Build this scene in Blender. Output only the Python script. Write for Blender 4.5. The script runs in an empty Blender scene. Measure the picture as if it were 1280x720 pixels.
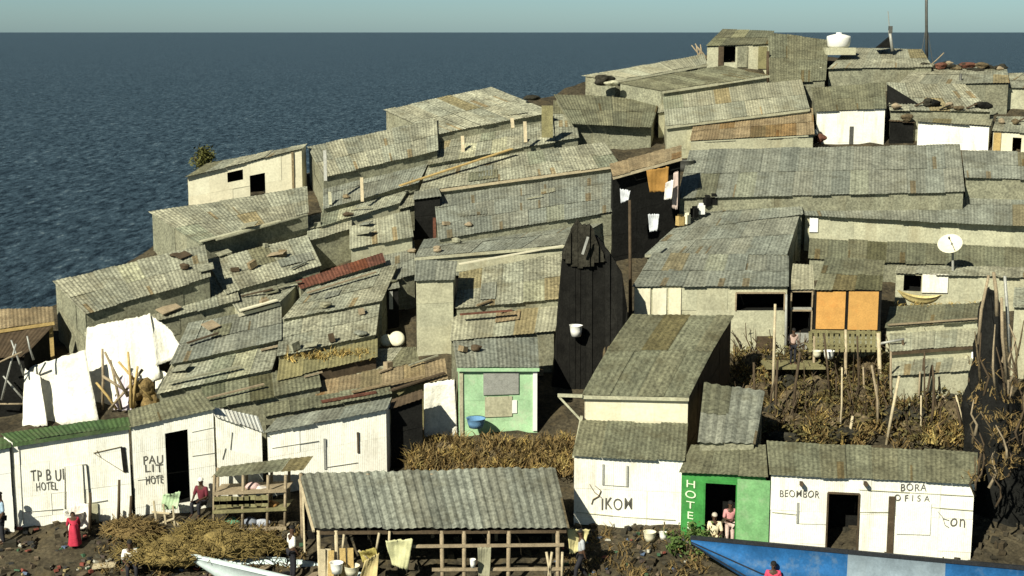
import bpy, bmesh, math, random
from mathutils import Vector, Matrix
random.seed(7)
R = math.radians
sc = bpy.context.scene
COL = sc.collection
# ------------------------------------------------------------------ camera maths
H, F, W0, H0 = 16.0, 1800.0, 1280.0, 720.0
PITCH = math.atan((360 - 40) / F)
SLOPE, Y0 = 0.3556, 45.0
WATER = -1.7
cp, sp = math.cos(PITCH), math.sin(PITCH)

def ray(px, py):
    cx, cy = (px - 640) / F, (360 - py) / F
    dy = cp + cy * sp
    return cx / dy, (-sp + cy * cp) / dy

def at(px, py, Y):
    a, m = ray(px, py)
    return Vector((a * Y, Y, H + m * Y))

def gY(px, py, h=0.0):
    a, m = ray(px, py)
    return (H + SLOPE * Y0 - h) / max(0.05, SLOPE - m)

def gp(px, py, h=0.0):
    return at(px, py, gY(px, py, h))

def scale(Y):                       # photo pixels per metre at a distance
    return F / Y

RIDGE = [(-300, 470), (0, 430), (65, 390), (185, 320), (230, 260), (380, 228), (480, 175), (610, 152),
         (725, 112), (885, 74), (1160, 80), (1280, 112), (1500, 150)]
RID = [gp(x, y) for x, y in RIDGE]

def ridgeY(x):
    if x <= RID[0].x: return RID[0].y
    for a, b in zip(RID, RID[1:]):
        if x <= b.x:
            t = (x - a.x) / (b.x - a.x)
            return a.y + t * (b.y - a.y)
    return RID[-1].y

def gz(x, y):
    yr = ridgeY(x) + 1.0
    if y <= yr:
        return SLOPE * (y - Y0)
    return max(WATER - 2.5, SLOPE * (yr - Y0) - 0.8 * (y - yr))

# ------------------------------------------------------------------ materials
def nmat(name, col, var=0.25, scl=3.0, rough=0.8, bump=0.0, bscale=20.0, spec=0.25, metal=0.0,
         stain=None, samt=0.45, sscale=0.8, tint=False, streak=False, grain=0.25, rib=None, ribaxis='X'):
    m = bpy.data.materials.new(name); m.use_nodes = True
    nt = m.node_tree; N = nt.nodes; L = nt.links
    b = N['Principled BSDF']
    b.inputs['Roughness'].default_value = rough
    b.inputs['Metallic'].default_value = metal
    b.inputs['Specular IOR Level'].default_value = spec
    geo = N.new('ShaderNodeNewGeometry')
    pos = geo.outputs['Position']
    def noise(s, det=4.0, vec=None, rgh=0.6):
        n = N.new('ShaderNodeTexNoise'); n.inputs['Scale'].default_value = s
        n.inputs['Detail'].default_value = det; n.inputs['Roughness'].default_value = rgh
        L.new(vec or pos, n.inputs['Vector']); return n.outputs['Fac']
    def maprange(f, a, c, lo, hi):
        r = N.new('ShaderNodeMapRange'); r.inputs[1].default_value = a; r.inputs[2].default_value = c
        r.inputs[3].default_value = lo; r.inputs[4].default_value = hi; L.new(f, r.inputs[0]); return r.outputs[0]
    def mul(a, bb):
        x = N.new('ShaderNodeMath'); x.operation = 'MULTIPLY'
        L.new(a, x.inputs[0]); L.new(bb, x.inputs[1]); return x.outputs[0]
    f = maprange(noise(scl), 0.3, 0.7, 1 - var, 1 + var)
    g = maprange(noise(scl * 7, 2.0), 0.3, 0.7, 1 - grain, 1 + grain)
    f = mul(f, g)
    vm = N.new('ShaderNodeVectorMath'); vm.operation = 'SCALE'
    vm.inputs[0].default_value = col[:3]
    L.new(f, vm.inputs['Scale'])
    cur = vm.outputs[0]
    if tint:
        at_ = N.new('ShaderNodeAttribute'); at_.attribute_name = 'tint'
        mm = N.new('ShaderNodeVectorMath'); mm.operation = 'MULTIPLY'
        L.new(cur, mm.inputs[0]); L.new(at_.outputs['Vector'], mm.inputs[1]); cur = mm.outputs[0]
    if stain:
        vec = pos
        if streak:
            mp = N.new('ShaderNodeMapping'); mp.inputs['Scale'].default_value = (1, 1, 0.22)
            L.new(pos, mp.inputs['Vector']); vec = mp.outputs[0]
        k = maprange(noise(sscale, 6.0, vec, 0.7), 0.52, 0.72, 0, samt)
        mx = N.new('ShaderNodeMix'); mx.data_type = 'RGBA'
        L.new(k, mx.inputs['Factor']); L.new(cur, mx.inputs['A']); mx.inputs['B'].default_value = (*stain, 1)
        cur = mx.outputs['Result']
    L.new(cur, b.inputs['Base Color'])
    if bump or rib:
        bp = N.new('ShaderNodeBump'); bp.inputs['Strength'].default_value = bump or 0.4
        bp.inputs['Distance'].default_value = 0.05
        h = noise(bscale, 4.0)
        if rib:
            wv = N.new('ShaderNodeTexWave'); wv.bands_direction = ribaxis
            wv.inputs['Scale'].default_value = rib; wv.inputs['Distortion'].default_value = 0.6
            L.new(pos, wv.inputs['Vector'])
            ad = N.new('ShaderNodeMath'); ad.operation = 'ADD'
            L.new(wv.outputs['Fac'], ad.inputs[0]); L.new(h, ad.inputs[1]); h = ad.outputs[0]
        L.new(h, bp.inputs['Height']); L.new(bp.outputs[0], b.inputs['Normal'])
    return m

RUST = (0.12, 0.06, 0.025)
M = {}
M['roof'] = nmat('weathered_tin', (0.245, 0.243, 0.178), .30, 1.1, .65, stain=(0.10, 0.086, 0.046), samt=.7, sscale=.9, tint=True, grain=.5)
M['roofg'] = nmat('grey_tin', (0.185, 0.191, 0.153), .24, 1.2, .6, stain=(0.10, 0.092, 0.055), samt=.55, sscale=.9, tint=True, grain=.42)
M['roofo'] = nmat('mossy_tin', (0.138, 0.137, 0.088), .30, 1.4, .7, stain=(0.065, 0.055, 0.027), samt=.65, sscale=.9, tint=True, grain=.45)
M['roofl'] = nmat('pale_tin', (0.27, 0.265, 0.19), .22, 1.2, .65, stain=(0.16, 0.14, 0.08), samt=.7, sscale=.8, tint=True, grain=.36)
M['roofr'] = nmat('rusty_tin', (0.115, 0.047, 0.03), .4, 2.5, .8, stain=(0.055, 0.026, 0.016), samt=.7, sscale=1.5, tint=True, grain=.4)
M['rooftan'] = nmat('tan_rusted_tin', (0.215, 0.165, 0.095), .32, 2.0, .8, stain=(0.13, 0.075, 0.033), samt=.6, sscale=1.2, tint=True, grain=.4)
M['tin'] = nmat('tin_wall', (0.22, 0.218, 0.152), .26, 1.6, .65, stain=(0.12, 0.10, 0.055), samt=.6, sscale=.9, tint=True, streak=True, bump=.35, rib=8, grain=.4)
M['pale'] = nmat('pale_wall', (0.40, 0.39, 0.275), .16, 1.6, .7, stain=(0.25, 0.21, 0.12), samt=.55, sscale=1., tint=True, streak=True, grain=.2, bump=.2)
M['cream'] = nmat('cream_wall', (0.66, 0.62, 0.46), .08, 1.6, .7, stain=(0.38, 0.32, 0.2), samt=.45, sscale=1., tint=True, streak=True, grain=.1)
M['white'] = nmat('white_paint', (0.80, 0.785, 0.70), .07, 1.8, .6, stain=(0.40, 0.355, 0.26), samt=.6, sscale=1.7, tint=True, streak=True, grain=.09, bump=.13, rib=5, bscale=8)
M['green'] = nmat('green_paint', (0.045, 0.22, 0.05), .2, 2, .5, stain=(0.1, 0.2, 0.07), samt=.4, tint=True, grain=.15)
M['greenl'] = nmat('faded_green_paint', (0.17, 0.36, 0.15), .18, 2.2, .55, stain=(0.32, 0.42, 0.26), samt=.55, sscale=2, tint=True, grain=.15)
M['greend'] = nmat('dull_green_paint', (0.05, 0.088, 0.032), .3, 2.5, .7, stain=(0.1, 0.1, 0.06), samt=.6, tint=True, grain=.3)
M['mint'] = nmat('mint_paint', (0.34, 0.53, 0.31), .18, 2.2, .55, stain=(0.5, 0.5, 0.38), samt=.6, sscale=1.6, tint=True, grain=.12)
M['orange'] = nmat('orange_board', (0.52, 0.285, 0.085), .12, 3, .55, stain=(0.55, 0.22, 0.05), samt=.4, sscale=2, tint=True, grain=.12)
M['wood'] = nmat('grey_timber', (0.27, 0.215, 0.14), .25, 4, .85, grain=.25)
M['woodl'] = nmat('pale_timber', (0.45, 0.38, 0.25), .2, 4, .8, grain=.2)
M['woodd'] = nmat('dark_timber', (0.07, 0.05, 0.03), .3, 4, .9, grain=.25, tint=True)
M['woody'] = nmat('yellow_timber', (0.42, 0.30, 0.12), .25, 4, .85, grain=.25)
M['olive'] = nmat('olive_board', (0.19, 0.172, 0.085), .3, 3, .85, tint=True, grain=.3)
M['earth'] = nmat('dark_earth', (0.050, 0.041, 0.025), .5, 1.2, .95, bump=.8, bscale=5, stain=(0.12, 0.09, 0.045), samt=.6, sscale=1.5, grain=.5)
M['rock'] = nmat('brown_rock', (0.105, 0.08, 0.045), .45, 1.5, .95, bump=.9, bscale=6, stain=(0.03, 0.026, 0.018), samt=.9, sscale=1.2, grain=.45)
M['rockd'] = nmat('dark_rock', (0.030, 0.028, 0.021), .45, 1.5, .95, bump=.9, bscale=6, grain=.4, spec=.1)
M['straw'] = nmat('dry_straw', (0.30, 0.22, 0.075), .45, 4, .9, grain=.4, tint=True)
M['strawd'] = nmat('brown_straw', (0.165, 0.115, 0.046), .5, 3, .95, grain=.4, tint=True)
M['net'] = nmat('fishing_net', (0.20, 0.148, 0.052), .5, 4, .9, bump=.9, bscale=25, stain=(0.1, 0.07, 0.03), samt=.7, sscale=2.5, grain=.4)
M['tarp'] = nmat('white_tarp', (0.70, 0.68, 0.59), .1, 1.5, .6, bump=1.0, bscale=5, stain=(0.36, 0.33, 0.25), samt=.6, sscale=1.6, grain=.1)
M['black'] = nmat('black_cover_and_shade', (0.010, 0.010, 0.009), .3, 2, .9, bump=.6, bscale=4, grain=.3, spec=.1)  # for black things, and for shade painted into openings and walls
M['blue'] = nmat('blue_boat_paint', (0.022, 0.115, 0.30), .25, 2, .5, stain=(0.15, 0.22, 0.30), samt=.65, sscale=2.2, grain=.12)
M['boatgrey'] = nmat('grey_boat_paint', (0.24, 0.30, 0.35), .2, 2, .45, stain=(0.3, 0.36, 0.4), samt=.5, grain=.1)
M['boatdark'] = nmat('dark_boat_rail', (0.022, 0.024, 0.028), .2, 3, .5)
M['boatwhite'] = nmat('pale_boat_paint', (0.62, 0.72, 0.72), .08, 2, .45, grain=.08, stain=(0.4, 0.45, 0.42), samt=.4)
M['plasticw'] = nmat('white_plastic', (0.8, 0.79, 0.74), .05, 3, .4, grain=.05)
M['dish'] = nmat('dish_paint', (0.66, 0.63, 0.48), .08, 5, .5, grain=.08)
M['tar'] = nmat('passage_shade_black', (0.011, 0.0105, 0.009), .4, 3, .9, grain=.4, spec=.1, tint=True)  # tar: near-black for the strips that paint in the passage shade
M['metal'] = nmat('dark_steel', (0.10, 0.10, 0.09), .2, 5, .5, metal=.3)
M['steel'] = nmat('grey_steel', (0.32, 0.32, 0.29), .15, 5, .5, metal=.2)
M['text'] = nmat('sign_paint', (0.10, 0.095, 0.08), .3, 6, .7)
M['textw'] = nmat('pale_sign_paint', (0.6, 0.72, 0.5), .1, 6, .7)
M['textb'] = nmat('brown_sign_paint', (0.16, 0.12, 0.06), .2, 6, .7)
M['skin'] = nmat('dark_skin', (0.075, 0.042, 0.026), .1, 6, .5, grain=.08)
M['hair'] = nmat('black_hair', (0.012, 0.011, 0.010), .2, 20, .8)
M['leaf'] = nmat('olive_leaves', (0.075, 0.075, 0.018), .5, 2.5, .7, grain=.4)
M['leafg'] = nmat('green_leaves', (0.06, 0.10, 0.022), .5, 2.5, .7, grain=.4)
def cloth(n, c):
    k = 'cloth_' + n
    if k not in M: M[k] = nmat(k, c, .12, 4, .85, bump=.3, bscale=8, grain=.1)
    return M[k]

# ------------------------------------------------------------------ mesh helpers
class MB:
    def __init__(s): s.v = []; s.f = []; s.t = []; s.tint = (1, 1, 1)
    def quad(s, a, b, c, d):
        n = len(s.v); s.v += [a, b, c, d]; s.f.append((n, n+1, n+2, n+3)); s.t.append(s.tint)
    def tri(s, a, b, c):
        n = len(s.v); s.v += [a, b, c]; s.f.append((n, n+1, n+2)); s.t.append(s.tint)
    def raw(s, vs, fs):
        n = len(s.v); s.v += [Vector(v) for v in vs]
        for f in fs: s.f.append(tuple(i + n for i in f)); s.t.append(s.tint)
    def box(s, c, size, rot=None):
        c = Vector(c); hx, hy, hz = size[0]/2, size[1]/2, size[2]/2
        vs = [Vector((x*hx, y*hy, z*hz)) for x in (-1, 1) for y in (-1, 1) for z in (-1, 1)]
        if rot is not None: vs = [rot @ v for v in vs]
        s.raw([v + c for v in vs], [(0,1,3,2), (4,6,7,5), (0,4,5,1), (2,3,7,6), (0,2,6,4), (1,5,7,3)])
    def bar(s, a, b, w, h=None, up=None):
        a, b = Vector(a), Vector(b); h = h or w; d = b - a
        if d.length < 1e-5: return
        x = d.normalized(); up = up or (Vector((0, 0, 1)) if abs(x.z) < .9 else Vector((0, 1, 0)))
        y = up.cross(x).normalized(); z = x.cross(y)
        vs = [p + y*sy*w/2 + z*sz*h/2 for p in (a, b) for sy in (-1, 1) for sz in (-1, 1)]
        s.raw(vs, [(0,1,3,2), (4,6,7,5), (0,4,5,1), (2,3,7,6), (0,2,6,4), (1,5,7,3)])
    def tube(s, pts, r, n=7, r2=None):
        pts = [Vector(p) for p in pts]; k = len(pts); base = len(s.v); vs = []; fs = []
        rs = r if isinstance(r, (list, tuple)) else [r + ((r2 if r2 is not None else r) - r)*i/max(1, k-1) for i in range(k)]
        for i, p in enumerate(pts):
            d = (pts[min(i+1, k-1)] - pts[max(i-1, 0)]).normalized()
            up = Vector((0, 0, 1)) if abs(d.z) < .9 else Vector((0, 1, 0))
            y = up.cross(d).normalized(); z = d.cross(y)
            for j in range(n):
                a = 2*math.pi*j/n; vs.append(p + (y*math.cos(a) + z*math.sin(a))*rs[i])
        for i in range(k-1):
            for j in range(n): fs.append((i*n+j, i*n+(j+1) % n, (i+1)*n+(j+1) % n, (i+1)*n+j))
        fs.append(tuple(reversed(range(n)))); fs.append(tuple(range((k-1)*n, k*n)))
        s.raw(vs, fs)
    def lathe(s, c, prof, n=16, M4=None):
        vs = []; fs = []; c = Vector(c)
        for (r, z) in prof:
            for j in range(n):
                a = 2*math.pi*j/n; p = Vector((r*math.cos(a), r*math.sin(a), z))
                vs.append((M4 @ p if M4 is not None else p) + c)
        for i in range(len(prof)-1):
            for j in range(n): fs.append((i*n+j, i*n+(j+1) % n, (i+1)*n+(j+1) % n, (i+1)*n+j))
        s.raw(vs, fs)
    def build(s, name, mat, parent=None, origin=None, smooth=False):
        o = Vector(origin) if origin is not None else (Vector(parent['_o']) if parent is not None and '_o' in parent else Vector((0, 0, 0)))
        me = bpy.data.meshes.new(name)
        me.from_pydata([tuple(Vector(v) - o) for v in s.v], [], s.f)
        at_ = me.attributes.new('tint', 'FLOAT_VECTOR', 'FACE')
        flat = [c for t in s.t for c in t]
        at_.data.foreach_set('vector', flat)
        me.materials.append(mat)
        if smooth: me.polygons.foreach_set('use_smooth', [True]*len(me.polygons))
        me.update()
        ob = bpy.data.objects.new(name, me); COL.objects.link(ob)
        if parent is not None:
            ob.parent = parent
            ob['_o'] = tuple(o)
            po = Vector(parent['_o']) if '_o' in parent else Vector((0, 0, 0))
            ob.location = o - po
        else:
            ob.location = o; ob['_o'] = tuple(o)
        return ob

def thing(name, label, cat, loc, group=None):
    o = bpy.data.objects.new(name, None); COL.objects.link(o); o.empty_display_size = .3
    o.location = loc; o['_o'] = tuple(loc); o['label'] = label; o['category'] = cat
    if group: o['group'] = group
    return o

def tag(o, label=None, cat=None, group=None, kind=None):
    if label: o['label'] = label
    if cat: o['category'] = cat
    if group: o['group'] = group
    if kind: o['kind'] = kind
    return o

def mesh_thing(mb, name, mat, label, cat, group=None, smooth=False, origin=None):
    if origin is None:
        n = len(mb.v); c = sum((Vector(v) for v in mb.v), Vector()) / n
        origin = (c.x, c.y, min(v[2] for v in mb.v))
    return tag(mb.build(name, mat, None, origin, smooth), label, cat, group)

rnd = random.uniform
FOOT = []            # roof footprints, used to terrace the ground under them

def jit(a=.12, warm=.03):
    k = 1 + rnd(-a, a); w = rnd(-warm, warm)
    return (k*(1+w), k, k*(1-w))

def sheets(mb, FL, FR, BR, BL, lam=.15, amp=.010, sw=.85, ragged=.07, course=3.0, tj=.16, odd=.06, bulge=0):
    """corrugated sheets laid over the quad, in courses, each sheet a little off its neighbours"""
    wid = ((FR - FL).length + (BR - BL).length)/2; dep = ((BL - FL).length + (BR - FR).length)/2
    n = (FR - FL).cross(BL - FL).normalized()
    if n.z < 0: n = -n
    def P(u, v): return (FL*(1-u) + FR*u)*(1-v) + (BL*(1-u) + BR*u)*v + n*(bulge*math.sin(math.pi*min(1, max(0, v))))
    nu = max(1, round(wid/sw)); nv = max(1, math.ceil(dep/course))
    for j in range(nv):
        off = rnd(-.3, .3)/nu if nv > 1 else 0
        for i in range(nu):
            u0 = i/nu if i == 0 else min(1, i/nu + off); u1 = 1 if i == nu-1 else min(1, (i+1)/nu + off)
            v0 = j/nv - (0.1/dep if j else 0) - rnd(-ragged*.5, ragged)/dep; v1 = (j+1)/nv + (rnd(-ragged, ragged)/dep if j == nv-1 else 0)
            zo = .012 + .014*j + rnd(0, .018); tl = rnd(-.012, .012)
            mb.tint = jit(tj)
            if random.random() < odd: mb.tint = random.choice([(1.4, 1.37, 1.25), (.62, .6, .5), (.95, .8, .6), (.78, .83, .8), (1.2, 1.2, 1.1), (.8, .7, .52)])
            cols = max(2, round((u1-u0)*wid/lam*4)); vs = []; fs = []
            for c in range(cols+1):
                u = u0 + (u1-u0)*c/cols; z = zo + amp*math.sin(2*math.pi*u*wid/lam) + tl*(c/cols-.5)*2
                for v in (v0, (v0+v1)/2, v1):
                    vs.append(P(u, v) + n*(z - (.008 if 0 < (v-v0) < (v1-v0)*.9 else 0)))
            base_t = mb.tint; n0 = len(mb.t); wk = 0.0; rust = 0
            for c in range(cols):
                for k in range(2): fs.append((c*3+k, (c+1)*3+k, (c+1)*3+k+1, c*3+k+1))
            mb.raw(vs, fs)
            for c in range(cols):
                wk = wk*.8 + rnd(-.09, .09); rust = rust-1 if rust > 0 else (random.randint(2, 7) if random.random() < .006 else 0)
                for k in range(2):
                    f_ = 1+wk; q_ = tuple(x*f_ for x in base_t)
                    if rust and k == 0: q_ = (q_[0]*.82, q_[1]*.66, q_[2]*.5)
                    mb.t[n0+c*2+k] = q_
    mb.tint = (1, 1, 1)

def wall_panel(mb, BLo, BRo, TLo, TRo, holes=(), sheet=1.1, off=.012, tj=.07, nrm=None):
    """vertical wall between a bottom line and a top line, made of sheets, with holes (u0,u1,v0,v1)"""
    wid = (BRo - BLo).length
    if wid < .05: return
    n = (BRo - BLo).cross(TLo - BLo).normalized()
    def P(u, v): return (BLo*(1-u)+BRo*u)*(1-v) + (TLo*(1-u)+TRo*u)*v
    k = max(1, round(wid/sheet)); seams = [0] + [(i + rnd(-.12, .12))/k for i in range(1, k)] + [1]
    us = sorted(set(seams + [x for h in holes for x in (h[0], h[1])])); hgt_ = max(.2, (TLo-BLo).length); nr = max(1, round(hgt_/.95)); rows = [0] + [(i + rnd(-.15, .15))/nr for i in range(1, nr)] + [1]; vs = sorted(set(rows + [x for h in holes for x in (h[2], h[3])]))
    us = [u for u in us if 0 <= u <= 1]; vs = [v for v in vs if 0 <= v <= 1]
    cache = {}
    for a, b in zip(us, us[1:]):
        um = (a+b)/2; si = max(i for i, s in enumerate(seams) if s <= um)
        for c, d in zip(vs, vs[1:]):
            vm = (c+d)/2; ri = max(i for i, q in enumerate(rows) if q <= vm)
            if (si, ri) not in cache: cache[si, ri] = (rnd(-off, off), jit(tj, .015))
            o, mb.tint = cache[si, ri]
            if any(h[0] < um < h[1] and h[2] < vm < h[3] for h in holes): continue
            mb.quad(P(a, c)+n*o, P(b, c)+n*o, P(b, d)+n*o, P(a, d)+n*o)
    mb.tint = (1, 1, 1)

def back_pt(px, py, front, p, hb=None):
    """a roof's back corner: on its pixel ray, rising from the front corner at pitch p, but kept above the slope"""
    a, m = ray(px, py)
    if hb is None:
        t = math.tan(R(p))
        Y = (H - front.z + t*front.y)/max(.05, (t - m))
        q = at(px, py, Y)
        if Y > front.y and q.z - SLOPE*(Y-Y0) > .7: return q
        hb = .7
    q = at(px, py, gY(px, py, hb))
    if q.y <= front.y + .3: q = at(px, py, front.y + .6)
    return q

SH = {}
def shack(key, label, FL, FR, BR, BL, h=2.0, p=9, roof='roof', wall='tin', base=None, hb=None, holes=(), panels=(),
          fascia=None, over=.12, name='tin_shack', cat='shack', group=None, side=None, lam=.15, patches=0, ragged=.07, odd=.06,
          sw=.85, frame='wood', tj=.16, backwall=True, amp=.010, nofront=False, Yf=None, bulge=0, zbot=None):
    if Yf:
        fl = at(FL[0], FL[1], Yf); fr = at(FR[0], FR[1], Yf)
    elif base:
        fl = at(FL[0], FL[1], gY(FL[0], base[0])); fr = at(FR[0], FR[1], gY(FR[0], base[1]))
    else:
        hl, hr = (h, h) if not isinstance(h, tuple) else h
        fl = gp(FL[0], FL[1], hl); fr = gp(FR[0], FR[1], hr)
    bl = back_pt(BL[0], BL[1], fl, p, hb); br = back_pt(BR[0], BR[1], fr, p, hb)
    ctr = (fl+fr)/2
    o = thing(name, label, cat, (ctr.x, ctr.y, gz(ctr.x, ctr.y)), group)
    mb = MB(); sheets(mb, fl, fr, br, bl, lam=lam, ragged=ragged, odd=odd, sw=sw, tj=tj, amp=amp, bulge=bulge)
    rf = mb.build('roof', M[roof], o)
    FOOT.append((fl, fr, br, bl))
    # walls
    def P(u, v): return (fl*(1-u)+fr*u)*(1-v) + (bl*(1-u)+br*u)*v
    dep = ((bl-fl).length + (br-fr).length)/2; wid = (fr-fl).length
    e = min(.3, over/dep); s = min(.1, .06/wid)
    T = [P(s, e), P(1-s, e), P(1-s, 1-e), P(s, 1-e)]; T = [t - Vector((0, 0, .035)) for t in T]
    zb = [min(gz(t.x, t.y), t.z-.4) - .7 for t in T]
    if base:
        for i in (0, 1): zb[i] = min(zb[i], gz(T[i].x, T[i].y) - .4)
    if zbot is not None: zb = [zbot]*4
    B = [Vector((t.x, t.y, z)) for t, z in zip(T, zb)]
    n = (T[1]-T[0]).cross(Vector((0, 0, 1))); n.z = 0; n.normalize()      # outward normal of the front wall
    if n.y > 0: n = -n
    ux = Vector((T[1].x-T[0].x, T[1].y-T[0].y, 0)); ul = ux.length; ux /= ul
    def onwall(px, py):
        a, m = ray(px, py); d = Vector((a, 1, m)); c = Vector((0, 0, H))
        t = (T[0]-c).dot(n)/d.dot(n); q = c + d*t
        return (q-T[0]).dot(ux)/ul, q.z, q
    hs = []
    fm = MB(); zlow = []
    for hh in holes:
        x0, y0, x1, y1 = hh[:4]
        u0, z1, _ = onwall(x0, y0); u1, z0, _ = onwall(x1, y1)
        um = (u0+u1)/2; zt = T[0].z*(1-um)+T[1].z*um; zz = B[0].z*(1-um)+B[1].z*um
        u0 = max(.01, u0); u1 = min(.99, u1)
        v0 = max(.0, (z0-zz)/(zt-zz)); v1 = min(.985, (z1-zz)/(zt-zz))
        hs.append((u0, u1, v0, v1)); zlow.append((zz + (zt-zz)*v0, v0))
        if len(hh) < 5 or hh[4]:
            def Q(u, v):
                b_ = B[0]*(1-u)+B[1]*u; t_ = T[0]*(1-u)+T[1]*u; return b_*(1-v)+t_*v + n*.02
            fm.bar(Q(u0, v0), Q(u0, v1), .05, .05); fm.bar(Q(u1, v0), Q(u1, v1), .05, .05); fm.bar(Q(u0, v1), Q(u1, v1), .05, .06)
    wm = MB()
    if not nofront: wall_panel(wm, B[0], B[1], T[0], T[1], hs)
    if side is None:
        wall_panel(wm, B[3], B[0], T[3], T[0]); wall_panel(wm, B[1], B[2], T[1], T[2])
    else:
        for i, j in ((3, 0), (1, 2)):
            sm = MB(); wall_panel(sm, B[i], B[j], T[i], T[j]); sm.build('side_wall', M[side], o)
        if backwall: sm = MB(); wall_panel(sm, B[2], B[3], T[2], T[3]); sm.build('back_wall', M[side], o)
    if backwall and side is None: wall_panel(wm, B[2], B[3], T[2], T[3])
    if wm.v: wm.build('wall', M[wall], o)
    if hs:                                              # black lining paints in the room's shade behind an opening
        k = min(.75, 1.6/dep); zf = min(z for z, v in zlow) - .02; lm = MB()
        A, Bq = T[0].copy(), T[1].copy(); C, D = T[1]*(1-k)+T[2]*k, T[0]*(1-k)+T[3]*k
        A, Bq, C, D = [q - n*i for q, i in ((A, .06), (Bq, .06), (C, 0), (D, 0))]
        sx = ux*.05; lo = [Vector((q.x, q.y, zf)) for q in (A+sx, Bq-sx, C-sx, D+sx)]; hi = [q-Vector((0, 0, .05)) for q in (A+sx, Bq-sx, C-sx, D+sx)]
        lm.quad(*lo); lm.quad(lo[3], lo[2], hi[2], hi[3]); lm.quad(lo[0], lo[3], hi[3], hi[0]); lm.quad(lo[1], lo[2], hi[2], hi[1]); lm.build('shade_lining', M['black'], o)
    if fm.v: fm.build('door_frame', M[frame], o)
    for pn in panels:                                    # (x0,y0,x1,y1, part name, material)
        x0, y0, x1, y1, pname, pm = pn[:6]
        u0, z1, q0 = onwall(x0, y0); u1, z0, q1 = onwall(x1, y1)
        th = pn[6] if len(pn) > 6 else .04
        c = T[0] + ux*((u0+u1)/2*ul) + n*(th/2+.02); c.z = (z0+z1)/2
        b = MB(); rot = Matrix.Rotation(math.atan2(ux.y, ux.x), 3, 'Z')
        b.tint = jit(.05); b.box(c, (abs(u1-u0)*ul, th, abs(z1-z0)), rot); b.build(pname, M[pm], o)
    if fascia:
        b = MB(); b.bar(fl + n*.02 - Vector((0, 0, .06)), fr + n*.02 - Vector((0, 0, .06)), .035, .12); b.build('fascia_board', M[fascia], o)
    for k in range(patches):
        u, v = rnd(.1, .75), rnd(.1, .6); du, dv = rnd(.6, 1.5)/wid, rnd(.6, 1.6)/dep
        b = MB(); up = Vector((0, 0, .05))
        b.tint = (1, 1, 1); sheets(b, P(u, v)+up, P(min(1, u+du), v+rnd(-.05, .05))+up, P(min(1, u+du), min(1, v+dv))+up, P(u, min(1, v+dv))+up, lam=lam, odd=.0)
        b.build('roof_patch', M[random.choice(['roofl', 'roofo', 'rooftan', 'roofg', 'roofg'])], o)
    SH[key] = dict(o=o, fl=fl, fr=fr, bl=bl, br=br, n=n, ux=ux, T=T, P=P, onwall=onwall)
    return o

def lettering(key, text, px0, py0, px1, py1, mat='text', name='lettering', vertical=False):
    """painted words on a shack's front wall, filling the pixel box"""
    s = SH[key]; u0, z1, q0 = s['onwall'](px0, py0); u1, z0, q1 = s['onwall'](px1, py1)
    cu = bpy.data.curves.new('txt', 'FONT'); cu.body = text; cu.align_x = 'CENTER'; cu.align_y = 'CENTER'; cu.extrude = .003; cu.offset = .002; cu.space_character = 1.12
    if vertical: cu.space_line = .85
    t = bpy.data.objects.new('txt', cu); COL.objects.link(t)
    bpy.context.view_layer.update()
    dg = bpy.context.evaluated_depsgraph_get(); me = bpy.data.meshes.new_from_object(t.evaluated_get(dg))
    bpy.data.objects.remove(t)
    xs = [v.co.x for v in me.vertices]; ys = [v.co.y for v in me.vertices]
    w, h = max(xs)-min(xs), max(ys)-min(ys); cx, cy = (max(xs)+min(xs))/2, (max(ys)+min(ys))/2
    c = (q0+q1)/2; ux, n = s['ux'], s['n']
    sw, shh = (q1-q0).dot(ux)/w, (z1-z0)/h
    po = Vector(s['o']['_o'])
    for v in me.vertices:
        x, y, z = v.co; g_ = .7; y += g_*.06*math.sin(x*4.1+len(text)) ; x += 0
        v.co = c + ux*((x-cx)*sw) + Vector((0, 0, (y-cy)*shh)) + n*(.022+z) - po
    me.materials.clear(); me.materials.append(M[mat])
    ob = bpy.data.objects.new(name, me); COL.objects.link(ob); ob.parent = s['o']
    return ob

def wallmark(key, strokes, mat='textb', name='painted_logo', r=.035):
    if not name.startswith('painted') and len(strokes) > 1:
        for st in strokes: wallmark(key, [st], mat, name, r)
        return
    s = SH[key]; b = MB()
    for st in strokes:
        pts = [s['onwall'](x, y)[2] + s['n']*.015 for x, y in st]
        for a, c in zip(pts, pts[1:]): b.bar(a, c, r*2, .012, up=s['n'].cross((c-a).normalized()))
    return b.build(name, M[mat], s['o'])
# ================================================================== THE SHACKS (pixel corners of each roof in the photo: front-left, front-right, back-right, back-left)
# ---- summit
shack('peak', 'small stone-coloured hut with a dark doorway on the very summit', (882, 58), (962, 55), (968, 39), (903, 37), base=(86, 86), roof='roofo', wall='pale', panels=[(922, 58, 934, 84, 'board', 'tin'), (948, 58, 958, 86, 'board', 'olive'), (898, 58, 904, 86, 'board', 'woodd')], holes=[(905, 56, 919, 78, 0)], name='summit_hut', cat='hut', p=14)
shack('peak2', 'broad olive roof sloping down right of the summit hut', (962, 104), (1032, 101), (1036, 50), (960, 41), h=1.2, p=25, roof='roofo', wall='tin')
shack('peak3', 'flat summit roof under the white water tank', (1034, 86), (1166, 84), (1152, 62), (1062, 60), h=1.4, p=12, roof='roof')
shack('peak4', 'grey roof on the right ridge carrying a heap of dark rubble', (1122, 106), (1262, 104), (1258, 84), (1150, 80), h=1.6, p=10, roof='roof')
shack('peak5', 'long pale-walled shed at the right end of the ridge', (1205, 108), (1330, 112), (1330, 92), (1245, 92), base=(134, 140), roof='roof', wall='pale')
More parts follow.
